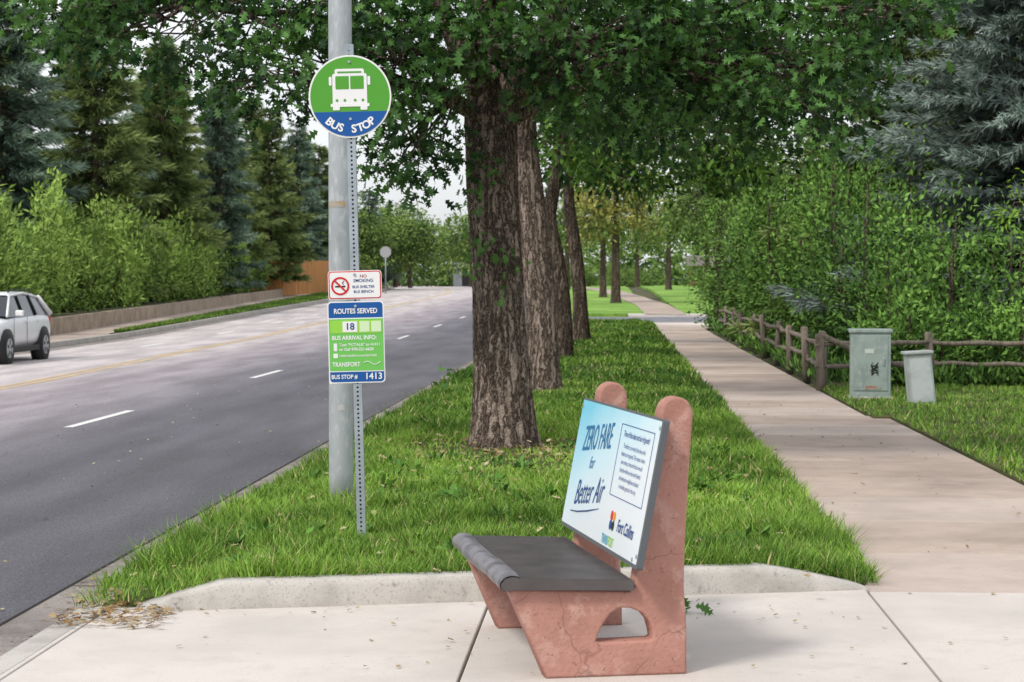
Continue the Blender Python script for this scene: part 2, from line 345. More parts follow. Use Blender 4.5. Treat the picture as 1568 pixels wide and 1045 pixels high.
# ---------------------------------------------------------------- ground, roads
ys_far=np.array([-30,0,20,40,60,66,72,77,82,90,100,110,120,135,150,170,190,220,260,300,400,600,1000,2500],float)
xs=np.array([-1500,-400,-150,-60,-30,-2,3,20,60,150,400,1500],float)
V=[(x,y,float(T(y))-.2) for y in ys_far for x in xs]; w=len(xs)
F=[(i*w+j,i*w+j+1,(i+1)*w+j+1,(i+1)*w+j) for i in range(len(ys_far)-1) for j in range(w-1)]
meshobj('ground',V,F,M['ground'])
ysr=np.unique(np.concatenate([np.arange(-10,150,3.),np.arange(150,620,10.)]))
ribbon('road',ysr,lambda y:XL(y)+.5,lambda y:XR(y)-.5,-.15,M['asphalt'],.1,4)
ribbon('gutter',ysr,lambda y:XR(y)-.5,lambda y:XR(y),-.146,M['gutter'],.1)
ribbon('gutter',ysr,lambda y:XL(y),lambda y:XL(y)+.5,-.146,M['gutter'],.1)
gj=empty('gutter_joints',(-2.85,0,-.142))
for y0 in np.arange(5.2,60,3.0): ribbon('joint',[y0,y0+.012],-3.1,-2.6,-.142,M['dark'],0).parent=None
for o in [o for o in COL.objects if o.name.startswith('joint')]:
    o.parent=gj; o.matrix_parent_inverse=Matrix.Translation((2.85,0,.142))
ribbon('road_seam',ysr[ysr<=60],-3.115,-3.097,-.1415,M['dark'],0)
ribbon('kerb',ysr[(ysr<=72)],lambda y:XR(y),lambda y:XR(y)+.12,0.0,M['kerb'],.2)
ribbon('kerb',ysr[(ysr>=84)],lambda y:XR(y),lambda y:XR(y)+.12,0.0,M['kerb'],.2)
ribbon('kerb',ysr,lambda y:XL(y)-.16,lambda y:XL(y),0.0,M['kerb'],.2)
ribbon('cross_street',np.array([72,74,76,78,80,82,84.]),lambda y:XR(y)-.02,60,-.08,mat('cross_asphalt',(.22,.225,.25),.8,[(3,(.15,.15,.17),.4,.6)]),.1)
for y0 in list(np.arange(23.4-24.2,100,12.1)):
    ribbon('lane_marking',[y0,y0+1.6,y0+3.1],-6.56,-6.44,-.145,M['white_paint'],0)
def yel(y): return np.interp(y,[0,34,51,80,110,150,200,300,600],[-9.6,-9.9,-10.6,-11.4,-12.1,-12.4,-16.6,-28,-64])
ysm=ysr[(ysr>=2)]
ribbon('centre_line',ysm,lambda y:yel(y)-.06,lambda y:yel(y)+.06,-.145,M['yellow_paint'],0)
ribbon('centre_line',ysm,lambda y:yel(y)-.27,lambda y:yel(y)-.17,-.145,M['yellow_paint'],0)
for y0 in np.arange(52,110,12.1):
    ribbon('lane_marking',[y0,y0+3.1],lambda y:yel(y)-1.95,lambda y:yel(y)-1.8,-.145,M['white_paint'],0)
ribbon('pavement',ysr[ysr<=300],lambda y:XW(y)+.0,lambda y:np.minimum(XW(y)+1.5,XL(y)-.16),0.002,M['walk'],.2)
ylv=ysr[(ysr>=58)&(ysr<=300)]
ribbon('verge',ylv,lambda y:np.minimum(XW(y)+1.5,XL(y)-.16),lambda y:XL(y)-.16,.03,M['turf'],.2)
yw=ysr[(ysr>=30)&(ysr<=150)]
ribbon('retaining_wall',yw,lambda y:XW(y)-.2,lambda y:XW(y),.5,M['wall'],.7)
ribbon('bank',ysr[(ysr>=20)&(ysr<=300)],lambda y:XW(y)-50,lambda y:XW(y)-.2,.42,M['ground'],.7)
def front(x): return 9.5+(x+2.2)*.245+.16
def gz(x,y):
    ex=np.minimum(x+2.5,1.33-x); return T(y)+.015+.08*np.clip(ex/.5,0,1)+.012*np.sin(x*3+y*1.3)*np.clip(ex,0,1)
xv=np.linspace(-2.5,1.33,24)
V=[]
for s in np.linspace(0,1,14):
    for x in xv: y=front(x)*(1-s)+13*s; V.append((x,y,float(gz(x,y))))
for y in np.arange(13.5,72,1.0):
    for x in xv: V.append((x,y,float(gz(x,y))))
w=len(xv); nr=len(V)//w
V+= [(x,front(x),-.1) for x in xv]
F=[(i*w+j,i*w+j+1,(i+1)*w+j+1,(i+1)*w+j) for i in range(nr-1) for j in range(w-1)]
F+=[(nr*w+j,nr*w+j+1,j+1,j) for j in range(w-1)]
meshobj('grass_verge',V,F,M['turf'],smooth=True)
ribbon('lawn',ysr[(ysr>=84)&(ysr<=300)],lambda y:XR(y)+.12,1.33,.01,M['farturf'],.2)
def XS(y): return np.interp(y,[0,84,105,130,160,200,300],[0,0,-.2,-1.2,-3.0,-6,-15])
ribbon('lawn',[6,12,18,23.3],3.23,30,.02,M['turf'],.2)
ribbon('lawn',[23.304,26,29.9],3.02,30,.02,M['turf'],.2)
ribbon('lawn',ysr[(ysr>=84)&(ysr<=300)],3.02,40,.01,M['farturf'],.2)
sw=empty('sidewalk')
ribbon('sidewalk_bed',[10.2,30,60,72],1.32,3.0,-.02,M['dark'],.05,1,sw)
def slab(x0,x1,y0,y1,m,nm='slab',dz=0,parent=sw,g=.006):
    z0=float(T(y0));z1=float(T(y1))
    V=[(x0+g,y0+g,z0+dz),(x1-g,y0+g,z0+dz),(x1-g,y1-g,z1+dz),(x0+g,y1-g,z1+dz)]; V+=[(a,b,c-.12) for a,b,c in V]
    o=meshobj(nm,V,[(0,1,2,3),(0,4,5,1),(1,5,6,2),(2,6,7,3),(3,7,4,0)],m,parent)
    md=o.modifiers.new('b','BEVEL'); md.width=.006; md.segments=2
    return o
y=-1.7
walks=[M['walk'],conc('walk_concrete_b',(.44,.35,.295),.64),conc('walk_concrete_c',(.53,.44,.385),.70)]
i=0
while y<72:
    m=M['pad'] if y<10 else walks[(i*7+(i//3))%3]
    xr=3.22 if y<22.5 else 3.0
    st_=3.0 if y<10.2 else 1.5
    slab(1.31,xr,y,y+st_,m,g=.006 if y<10 else .011); y+=st_; i+=1
y=84
while y<200:
    xo=float(XS(y)); xo1=float(XS(y+3)); z0=float(T(y))+.03; z1=float(T(y+3))+.03
    meshobj('slab',[(1.33+xo,y,z0),(3.05+xo,y,z0),(3.05+xo1,y+2.98,z1),(1.33+xo1,y+2.98,z1)],[(0,1,2,3)],M['walk'],sw); y+=3
slab(.6,3.9,69.5,72.2,M['pad'],'ramp',.004); slab(.6,3.9,83.8,86,M['pad'],'ramp',.012)
pad=empty('concrete_pad')
for (x0,x1) in((-2.46,-.62),(-.62,1.31)):
    for (y0,y1) in((-1,5.2),(5.2,10.6)):
        slab(x0,x1,y0,y1,M['pad'],'slab',0,pad)
slab(-2.62,-2.46,-1,9.3,M['pad'],'edge_strip',-.002,pad)
ribbon('pad_bed',[-1,10.19],-2.5,3.2,-.03,M['dark'],.05)
a=np.array([-2.3,9.47]); b=np.array([1.33,10.36]); n=120; V=[];F=[]
dirv=(b-a)/np.linalg.norm(b-a); nv=np.array([-dirv[1],dirv[0]])
for i in range(n+1):
    t=i/n; p=a+(b-a)*t; s=t*3.74
    h=.125*min(1,max(s/.42,0))**.8*min(1,(3.74-s)/.55)**.8+.008+random.uniform(-.001,.001)
    off=.004*math.sin(s*5)+random.uniform(-.001,.001)
    if abs(s-1.72)<.02: h-=.012; off+=.012
    for (o,z) in((-.005+off,-.06),(off,.0),(.012+off,h*.75),(.022,h*.93),(.04,h),(.16,h),(.17,-.05)):
        q=p+nv*o; V.append((q[0],q[1],z))
k=7
for i in range(n):
    for j in range(k-1): F.append((i*k+j,(i+1)*k+j,(i+1)*k+j+1,i*k+j+1))
F.append(tuple(range(k)));F.append(tuple(n*k+j for j in range(k))[::-1])
kb=meshobj('kerb',V,F,M['kerb'],smooth=True)

# ---------------------------------------------------------------- grass blades
acc=Acc()
def blades(x,y,zf,hm,wm,tbase):
    n=len(x); P=np.stack([x,y,zf],1); a=rng.random(n)*6.28; X=np.stack([np.cos(a),np.sin(a),0*a],1); Y=np.stack([-np.sin(a),np.cos(a),0*a],1)
    cx=.35*np.sin(x*9+3*np.sin(y*6)); cy=.35*np.sin(y*8+2*np.sin(x*7))
    Z=nrm(np.stack([cx+rng.normal(0,.35,n),cy+rng.normal(0,.35,n),np.ones(n)],1)); h=hm*rng.uniform(.4,1.45,n); ww=wm*rng.uniform(.6,1.5,n)
    tt=np.clip(tbase+rng.normal(0,.2,n),0,.9); tt=np.where(rng.random(n)<.04,1,tt)
    acc.add(*scatter(*BLADE,P,X*ww[:,None],Y*(h*rng.uniform(.4,1.8,n))[:,None],Z*h[:,None],tt))
def vn(x,y,s,seed=0):
    r=np.random.default_rng(seed).random((64,64)); X=x*s+17.3; Y=y*s+5.1; i=np.floor(X).astype(int); j=np.floor(Y).astype(int); fx=X-i; fy=Y-j; fx=fx*fx*(3-2*fx); fy=fy*fy*(3-2*fy)
    g=lambda a,b:r[a%64,b%64]
    return (g(i,j)*(1-fx)+g(i+1,j)*fx)*(1-fy)+(g(i,j+1)*(1-fx)+g(i+1,j+1)*fx)*fy
def patch(x,y): return .5*vn(x,y,.9,1)+.3*vn(x,y,2.7,2)+.2*vn(x,y,7,3)
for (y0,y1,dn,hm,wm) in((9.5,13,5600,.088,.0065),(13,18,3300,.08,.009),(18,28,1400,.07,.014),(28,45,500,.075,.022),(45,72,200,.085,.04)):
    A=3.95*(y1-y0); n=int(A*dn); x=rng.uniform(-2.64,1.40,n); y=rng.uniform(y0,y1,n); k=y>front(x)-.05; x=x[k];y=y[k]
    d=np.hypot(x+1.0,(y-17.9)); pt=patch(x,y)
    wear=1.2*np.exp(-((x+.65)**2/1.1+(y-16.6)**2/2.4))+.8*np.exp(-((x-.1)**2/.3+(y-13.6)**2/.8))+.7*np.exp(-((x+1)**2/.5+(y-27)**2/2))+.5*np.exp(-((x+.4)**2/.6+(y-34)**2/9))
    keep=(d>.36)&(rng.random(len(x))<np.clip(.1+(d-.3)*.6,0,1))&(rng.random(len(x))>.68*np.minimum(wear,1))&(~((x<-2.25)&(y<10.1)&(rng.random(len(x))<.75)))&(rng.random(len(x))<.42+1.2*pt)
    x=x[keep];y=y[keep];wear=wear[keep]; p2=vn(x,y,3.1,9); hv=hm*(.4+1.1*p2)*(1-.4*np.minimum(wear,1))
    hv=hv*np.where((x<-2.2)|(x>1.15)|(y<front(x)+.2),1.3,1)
    tree_shade=np.clip((y-19)/6,0,1)*.30*(.5+vn(x,y,.35,4))  # shade under the trees, put into the blade tint
    blades(x,y,gz(x,y)-.005,hv,wm,-.08+1.1*patch(x,y)+.35*wear-tree_shade)
n=44000; x=rng.uniform(3.0,9,n); y=rng.uniform(11,30,n); k=(x>np.where(y<23.4,3.22,3.0)); x=x[k];y=y[k]
blades(x,y,np.full(len(x),.015),.065*(.5+vn(x,y,2,5)),.014,.05+.8*patch(x,y))
n=30000; y=rng.uniform(60,150,n); x0=np.minimum(XW(y)+1.5,XL(y)-.16); x1=XL(y)-.16; x=x0+(x1-x0)*rng.random(n)
blades(x,y,T(y)+.02,.1*np.ones(n),.05,.25*np.ones(n))
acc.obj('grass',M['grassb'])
acc=Acc()
for i in range(90):
    x=rng.uniform(-2.3,1.2); y=rng.uniform(10.1,17.5)
    if y<front(x)+.15: continue
    k=int(rng.integers(7,16)); a=rng.random(k)*6.28; out=np.stack([np.cos(a),np.sin(a),.5+0*a],1)
    P=np.array([x,y,float(gz(x,y))+.02])+out*rng.uniform(0,.05,(k,1)); leaves(acc,RH,P,out,.085,rng.uniform(.1,.9,k),droop=0,upn=1.5)
acc.obj('weeds',M['weed'])
acc=Acc(); 
def lit(n,x0,x1,y0,y1,zf,size,t0=0,t1=1):
    x=rng.uniform(x0,x1,n);y=rng.uniform(y0,y1,n);P=np.stack([x,y,zf(x,y)],1); a=rng.random(n)*6.28
    Y=nrm(np.stack([np.cos(a),np.sin(a),rng.normal(0,.25,n)],1)); Z0=np.array([0,0,1.])+rng.normal(0,.25,(n,3)); Z=nrm(Z0-(Z0*Y).sum(1)[:,None]*Y); X=np.cross(Y,Z); s=(size*rng.uniform(.5,1.3,n))[:,None]
    acc.add(*scatter(*OAK,P,X*s,Y*s,Z*s,rng.uniform(t0,t1,n)))
lit(230,-2.5,1.2,9.9,19,lambda x,y:gz(x,y)+.055,.07,.3,1)
lit(90,-2.4,3.1,6,9.6,lambda x,y:0*x+.008,.03,0,.6)
lit(110,1.35,3.0,10,26,lambda x,y:0*x+.008,.04,0,.8)
lit(260,-9,-3.2,9,34,lambda x,y:0*x-.14,.04,.3,1)
lit(480,-2.62,-2.1,9.0,10.0,lambda x,y:0*x+.012+.02*rng.random(len(x)),.045,0,.5)
lit(240,-3.1,-2.62,7,16,lambda x,y:0*x-.138,.04,0,.6)
lit(60,-2.3,1.2,9.3,9.9,lambda x,y:0*x+.010,.03,0,.6)
lit(260,-1.9,-.1,16.4,19,lambda x,y:gz(x,y)+.02,.08,0,.7)
acc.obj('leaf_litter',M['litter'])
acc=Acc(); P=np.array([.33,9.55,.03])+rng.normal(0,.03,(20,3))*np.array([1,1,.3]); leaves(acc,OAK,P,rng.normal(size=(20,3)),.075,rng.uniform(.5,1,20)); acc.obj('fallen_oak_twig',M['oak'])

# ---------------------------------------------------------------- oak trees
tp=[(-1.0,18.05,0.0),(-1.01,18.05,.6),(-1.04,18.05,1.2),(-1.06,18.05,1.8),(-1.11,18.08,2.5),(-1.12,18.1,3.1),(-1.1,18.15,3.9),(-1.2,18.2,4.8)]
tr=[.285,.25,.22,.215,.22,.23,.17,.13]
og=[(-1.1,18.05,2.95),(-1.1,18.1,3.2),(-1.08,18.1,3.5)]
bo=[(-3.85,17,3.85,.95,.8,.65,40),(-3.0,16.8,3.35,.6,.7,.45,22),(-4.75,17.3,4.1,.6,.6,.5,22),(-3.4,17.4,4.6,1.0,.9,.5,28),
 (-1.85,17,3.45,.5,.6,.6,26),(-1.70,17.1,2.75,.3,.35,.45,16),(-2.45,17,4.0,.75,.8,.5,28),(-1.1,16.9,3.6,.45,.5,.32,16),(-1.0,17,4.15,.8,.6,.35,22),
 (-.2,17,3.65,.8,.9,.55,34),(.75,17,3.45,.8,.9,.5,34),(1.6,17.1,3.4,.7,.8,.55,30),(2.35,17.2,3.9,.6,.7,.5,20),(.4,17.4,4.3,1.4,1.0,.5,36),(-.2,18.8,3.5,.9,.7,.55,24),(.9,18.9,3.65,1,.7,.5,24),
 (-1,18,6.2,4.0,3.6,1.9,120)]
kn=[(2.62,-1.15,.05,.11),(2.15,4.2,.03,.1)]
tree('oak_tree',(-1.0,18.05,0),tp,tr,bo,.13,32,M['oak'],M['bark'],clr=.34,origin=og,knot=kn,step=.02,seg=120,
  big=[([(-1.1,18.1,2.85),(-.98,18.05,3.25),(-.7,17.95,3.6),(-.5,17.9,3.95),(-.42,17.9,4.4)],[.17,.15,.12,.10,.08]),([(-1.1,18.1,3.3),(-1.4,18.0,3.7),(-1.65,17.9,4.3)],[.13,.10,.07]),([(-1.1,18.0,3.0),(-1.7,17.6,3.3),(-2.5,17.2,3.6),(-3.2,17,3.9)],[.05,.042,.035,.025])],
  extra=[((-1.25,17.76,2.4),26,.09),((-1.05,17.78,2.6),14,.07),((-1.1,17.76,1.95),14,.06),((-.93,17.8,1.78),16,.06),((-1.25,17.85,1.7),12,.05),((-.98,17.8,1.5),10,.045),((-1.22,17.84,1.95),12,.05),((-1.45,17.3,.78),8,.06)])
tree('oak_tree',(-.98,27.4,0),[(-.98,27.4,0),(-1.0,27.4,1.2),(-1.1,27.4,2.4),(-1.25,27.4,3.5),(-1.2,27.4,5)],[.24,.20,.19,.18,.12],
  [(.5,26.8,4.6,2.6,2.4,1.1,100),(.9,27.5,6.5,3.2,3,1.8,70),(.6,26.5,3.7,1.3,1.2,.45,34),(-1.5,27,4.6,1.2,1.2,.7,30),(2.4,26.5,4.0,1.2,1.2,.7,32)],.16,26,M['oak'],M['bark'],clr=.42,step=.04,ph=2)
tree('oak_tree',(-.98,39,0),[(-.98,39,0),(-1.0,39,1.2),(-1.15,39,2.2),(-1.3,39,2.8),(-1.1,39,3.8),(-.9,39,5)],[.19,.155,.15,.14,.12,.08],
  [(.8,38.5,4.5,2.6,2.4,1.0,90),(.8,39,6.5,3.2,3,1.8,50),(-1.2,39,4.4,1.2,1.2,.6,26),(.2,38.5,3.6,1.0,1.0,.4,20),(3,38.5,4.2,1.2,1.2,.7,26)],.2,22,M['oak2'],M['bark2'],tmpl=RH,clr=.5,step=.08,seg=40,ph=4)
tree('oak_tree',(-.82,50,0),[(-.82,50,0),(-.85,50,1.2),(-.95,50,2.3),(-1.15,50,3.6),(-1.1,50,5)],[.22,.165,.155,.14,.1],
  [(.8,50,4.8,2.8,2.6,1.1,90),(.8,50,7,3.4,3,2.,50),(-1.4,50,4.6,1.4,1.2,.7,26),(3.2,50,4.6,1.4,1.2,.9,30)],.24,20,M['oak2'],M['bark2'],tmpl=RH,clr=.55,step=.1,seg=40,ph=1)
def decid(x,y,h,r,m,z=None,tr_=.18,n=120,lz=.32,nl=20,lean=0,low=.35,tint=(.1,.9),nm='deciduous_tree'):
    z=float(T(y)) if z is None else z
    tree(nm,(x,y,z),[(x,y,z),(x+lean*.3,y,z+h*.2),(x+lean,y,z+h*.45),(x+lean,y,z+h*.75)],[tr_,tr_*.85,tr_*.7,tr_*.3],
      [(x+lean,y,z+h*(.5+low/2),r,r,h*(1-low)*.5,n),(x-r*.5,y-.5,z+h*.55,r*.6,r*.6,h*.16,n//4),(x+r*.5,y-.5,z+h*.6,r*.6,r*.6,h*.18,n//4)],lz,nl,m,M['bark2'],tmpl=RH,clr=lz*2.2,step=.3,seg=16,tint=tint)
decid(.1,110,8.5,2.6,M['fary'],tr_=.26,low=.5)
for a in((-.7,128,9,3.2,.22),(4.8,92,8.5,2.6,.16),(7,112,9,3.4,.2),(6.5,140,8,3.2,.2),(-4,170,9,4,.25),(4.5,165,9,3.5,.25),(2.5,215,9,4,.25)):
    decid(a[0],a[1],a[2],a[3],M['far'],tr_=a[4])
for (x,y,h,r) in((-19,185,7.5,3),(-15.5,215,8.5,3.5),(-25,230,10,4),(-21.5,195,8,3),(-12,240,9.5,4),(-30,260,11,4.5),(-17,270,10,4),(-22.5,175,7.5,3),(-14,250,10,4),(-9,225,9,4)):
    decid(x,y,h,r,M['far'],lz=.4,tint=(.0,.95),low=.12,n=150)
for (x,y,r,h) in((5.8,88,1.3,2.2),(6.2,97,1.5,2.4),(6.6,120,1.7,2.4),(8,150,2,2.6),(9.5,215,2.2,2.4),(-8.5,190,2.5,3),(-6,210,2.5,3),(-3,230,3,3),(0.5,240,3,3),(4,250,3,3),(-12.5,205,2,2.6)): shrub('shrub',(x,y,float(T(y))),r,h,1800,.34,M['far'],upright=.4)
acc=Acc()
for i in range(110):
    x=-150+i*2.8+rng.uniform(-2,2); y=rng.uniform(280,345); h=rng.uniform(7,12.5); r=rng.uniform(3,5)
    P,d=inell(480,(x,y,h*.48),(r,r,h*.55),.4); leaves(acc,RH,P,d,1.15,np.clip(rng.uniform(0,.7)+rng.normal(0,.15,480)+.25*d[:,2],0,1))
for i in range(130):
    x=-150+i*2.4; y=rng.uniform(272,300); P,d=inell(160,(x,y,2.0),(2.4,2,2.0),.3); leaves(acc,RH,P,d,1.0,np.clip(rng.uniform(0,.5)+rng.normal(0,.15,160),0,1))
acc.obj('distant_trees',M['far'])

# ---------------------------------------------------------------- conifers left
zb=lambda y: float(T(y))+.42
for (x,y,h,r,mm) in((-23.8,76,16,3.0,'spruce'),(-27.5,84,18,3.4,'pine'),(-22.6,86,14.0,2.8,'pine'),(-25.6,95,16,3.2,'spruce'),(-22.8,100,13.5,2.7,'pine'),(-25,110,14,3,'pine'),
   (-22.6,113,12.2,2.5,'spruce'),(-24.5,124,13.5,3,'pine'),(-22.8,131,12.0,2.5,'pine'),(-25.5,140,13.5,3,'pine'),(-24.3,152,12.5,2.8,'spruce'),(-26,165,13,3,'pine'),(-23.8,160,11.5,2.8,'pine'),(-25,180,11.5,3,'pine'),(-23.5,190,9,2.6,'spruce'),(-29,70,17,3.5,'pine'),(-33,105,17,3.6,'pine'),(-32,135,15,3.6,'pine')):
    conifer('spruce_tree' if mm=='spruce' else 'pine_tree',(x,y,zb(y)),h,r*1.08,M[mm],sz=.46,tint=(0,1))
for i,(u) in enumerate(np.linspace(48,128,20)):
    y=float(u); x=float(XW(y))-1.9-.6*rng.random(); h=np.interp(y,[48,70,90,128],[5.2,5.6,5.1,3.8])*rng.uniform(.68,1.1)
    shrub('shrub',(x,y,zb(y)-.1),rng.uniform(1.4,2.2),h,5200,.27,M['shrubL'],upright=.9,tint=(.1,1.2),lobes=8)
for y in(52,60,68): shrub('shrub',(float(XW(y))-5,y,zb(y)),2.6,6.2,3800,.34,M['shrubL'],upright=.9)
# ---------------------------------------------------------------- right side
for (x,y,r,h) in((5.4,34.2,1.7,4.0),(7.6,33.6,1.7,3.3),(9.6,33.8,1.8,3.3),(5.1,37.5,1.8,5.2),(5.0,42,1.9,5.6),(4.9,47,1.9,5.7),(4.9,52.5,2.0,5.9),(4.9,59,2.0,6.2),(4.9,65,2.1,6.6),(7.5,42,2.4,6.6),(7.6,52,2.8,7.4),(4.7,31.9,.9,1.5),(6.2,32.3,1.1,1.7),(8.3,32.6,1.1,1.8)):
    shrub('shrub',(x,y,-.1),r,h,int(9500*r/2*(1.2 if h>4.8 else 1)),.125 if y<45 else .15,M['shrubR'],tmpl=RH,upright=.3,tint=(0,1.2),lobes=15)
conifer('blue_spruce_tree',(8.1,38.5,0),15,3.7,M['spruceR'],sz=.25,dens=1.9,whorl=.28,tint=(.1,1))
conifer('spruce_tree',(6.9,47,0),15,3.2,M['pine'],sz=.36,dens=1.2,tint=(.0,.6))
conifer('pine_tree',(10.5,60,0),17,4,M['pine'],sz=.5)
conifer('pine_tree',(13,44,0),17,4,M['pine'],sz=.5)
tree('locust_tree',(6.6,27.2,0),[(6.6,27.2,0),(6.62,27.2,1),(6.55,27.2,2),(6.5,27.2,3.2)],[.07,.06,.05,.03],[(6.3,27,3.2,.9,.8,.6,16),(5.45,26.6,2.5,.38,.3,.16,7),(6.0,26.8,2.9,.4,.4,.3,6)],.10,28,M['locust'],M['bark2'],tmpl=NAR,clr=.26,tint=(.3,1),seg=16,step=.1)
def rail_fence(name,pts,extra=None):
    e=empty(name,(pts[0][0],pts[0][1],0)); tb=Tubes(); base=(pts[0][0],pts[0][1],0)
    for (x,y) in pts:
        z=float(T(y)); h=.86+random.uniform(-.07,.05); lx=random.uniform(-.06,.06)
        tb.add([(x,y,z-.1),(x+lx*.5,y,z+h*.5),(x+lx,y,z+h-.02),(x+lx,y,z+h)],[.07,.066,.062,.045],7,.08)
    for i in range(len(pts)-1):
        (x0,y0),(x1,y1)=pts[i],pts[i+1]; z0=float(T(y0));z1=float(T(y1))
        for hz in(.34,.66):
            a=np.array([x0,y0,z0+hz+random.uniform(-.03,.03)]);b=np.array([x1,y1,z1+hz+random.uniform(-.06,.06)]); d=(b-a)
            t=np.linspace(-.05,1.05,7)[:,None]; p=a+d*t; p[1:-1]+=rng.normal(0,.014,(5,3))
            tb.add(p,[.026,.038,.042,.042,.042,.038,.026],6,.12)
    if extra: tb.add(*extra)
    tb.obj('posts_and_rails',M['wood'],e,base); 
    return e
rail_fence('split_rail_fence',[(3.02,29.2),(4.87,30.8),(7.2,31.0),(9.6,31.2),(12,31.4)],([(3.05,29.2,.8),(3.7,29.6,.5),(4.4,30.1,.3)],[.04,.045,.035],6,.1))
rail_fence('split_rail_fence',[(3.12,29.9),(3.18,33.0),(3.2,36.4),(3.25,40),(3.28,43.6),(3.3,47.5),(3.3,51.5),(3.34,56),(3.35,60.5),(3.35,65)])
acc=Acc()
for i in range(260):
    if i<170: x=rng.uniform(3.15,3.9); y=rng.uniform(30.5,66)
    else: x=rng.uniform(3.3,9); y=30.5+rng.uniform(0,1.2)
    k=16; off=rng.normal(0,.1,(k,3))*np.array([1,1,.3]); P=np.array([x,y,float(T(y))])+off; P[:,2]=float(T(y))+rng.uniform(0,.22,k)
    leaves(acc,NAR,P,nrm(off+np.array([0,0,.6])),.2,np.clip(rng.uniform(0,.8)+rng.normal(0,.15,k),0,1),droop=-.6,upn=.2)
acc.obj('undergrowth',M['shrubR'])
cab=mat('cabinet_green',(.29,.36,.335),.6,[(4,(.22,.28,.265),.45,.65),(12,(.38,.42,.40),.55,.7),(6,(.35,.2,.13),.68,.75)])
u=empty('utility_cabinet',(3.44,26.9,0),(0,0,math.radians(-4)))
box('body',(0,.12,.46),(.53,.36,.90),cab,u,.012); box('lid',(0,.12,.93),(.58,.41,.05),cab,u,.012)
box('door',(.0,-.065,.5),(.45,.012,.74),cab,u,.004); box('handle',(.17,-.08,.52),(.02,.02,.1),M['galv2'],u,.004); box('plinth',(0,.12,.02),(.58,.42,.06),M['kerb'],u,.01)
box('label',(-.02,-.073,.66),(.12,.004,.06),mat('label',(.5,.55,.5),.6),u)
box('rust_stain',(.03,-.073,.17),(.2,.003,.05),mat('rust',(.35,.13,.07),.8,[(20,(.3,.33,.3),.45,.55)]),u)
for i in range(5):
    pts=[(.05+.05*math.cos(j*1.3+i),-.075,.36+.05*i*.6+.03*math.sin(j*2.1+i)) for j in range(6)]
    t_=Tubes(); t_.add(pts,[.005]*6,4); t_.obj('scribble',M['black'],u)
cab2=mat('pedestal_grey',(.42,.46,.45),.6,[(5,(.32,.36,.35),.45,.65)])
u=empty('utility_pedestal',(3.95,25.9,0),(math.radians(0),math.radians(-3),math.radians(6)))
V=[(-.13,-.1,0),(.19,-.1,0),(.19,.16,0),(-.13,.16,0),(-.17,-.1,.66),(.15,-.1,.66),(.15,.10,.66),(-.17,.10,.66)]
o=meshobj('body',V,[(0,1,5,4),(1,2,6,5),(2,3,7,6),(3,0,4,7),(4,5,6,7)],cab2,u); md=o.modifiers.new('b','BEVEL');md.width=.012
V=[(-.11,-.108,.04),(.16,-.108,.04),(.125,-.108,.6),(-.145,-.108,.6)]; V2=[(a,b+.007,c) for a,b,c in V]
meshobj('door',V+V2,[(0,1,2,3),(0,4,5,1),(1,5,6,2),(2,6,7,3),(3,7,4,0)],mat('pedestal_door',(.50,.54,.54),.6,[(5,(.40,.44,.44),.45,.65)]),u)
box('cap',(-.01,0,.68),(.37,.26,.04),cab2,u,.01)
def plankfence(name,pts,h):
    e=empty(name,(pts[0][0],pts[0][1],0)); V=[];F=[]
    for (x0,y0),(x1,y1) in zip(pts[:-1],pts[1:]):
        L=math.hypot(x1-x0,y1-y0); n=int(L/.3); dx,dy=(x1-x0)/n,(y1-y0)/n
        for i in range(n):
            a=(x0+dx*i,y0+dy*i); b_=(x0+dx*(i+.93),y0+dy*(i+.93)); z=float(T(a[1]))+.35; hh=h+random.uniform(-.03,.03); k=len(V); o=random.uniform(0,.02)
            for q in(a,b_):
                V+= [(q[0]-o,q[1]-o,z-.3),(q[0]-o,q[1]-o,z+hh),(q[0]-o+.02,q[1]+.04,z-.3),(q[0]-o+.02,q[1]+.04,z+hh)]
            F+=[(k,k+4,k+5,k+1),(k+2,k+3,k+7,k+6),(k+1,k+5,k+7,k+3),(k,k+1,k+3,k+2),(k+4,k+6,k+7,k+5)]
    meshobj('planks',V,F,M['cedar'],e,(pts[0][0],pts[0][1],0)); return e
plankfence('wooden_fence',[(-24.6,130),(-21.9,131),(-20.6,144)],2.0)
plankfence('wooden_fence',[(-20.6,144.2),(-25.2,200),(-29,235),(-34,275)],1.8)
h=empty('brick_house',(12.6,262,.95)); bk=mat('brick_red',(.30,.12,.085),.9,[(6,(.2,.08,.06),.4,.6)])
box('walls',(0,4,1.3),(5,6,2.6),bk,h)
meshobj('roof',[(-3,-.6,2.6),(3,-.6,2.6),(3,7.6,2.6),(-3,7.6,2.6),(-3,3.5,4.0),(3,3.5,4.0)],[(0,1,5,4),(2,3,4,5),(0,4,3),(1,2,5)],mat('shingle',(.16,.14,.13),.9),h)
for x in(-1.6,1.6): box('window',(x,.97,1.6),(.9,.1,1.0),M['black'],h); box('window_frame',(x,.985,1.6),(1.1,.06,1.2),M['white'],h)
box('door',(0,.97,1.05),(.9,.1,2.1),M['white'],h)
h=empty('garden_shed',(-17.4,235,.95))
box('walls',(0,0,1),(3,2.5,2),mat('shed_grey',(.3,.32,.35),.8),h); meshobj('roof',[(-1.8,-1.5,2),(1.8,-1.5,2),(1.8,1.5,2),(-1.8,1.5,2),(-1.8,0,2.8),(1.8,0,2.8)],[(0,1,5,4),(2,3,4,5),(0,4,3),(1,2,5)],mat('shed_roof',(.2,.2,.22),.9),h)
box('door',(0,-1.27,.9),(.9,.05,1.7),M['black'],h)

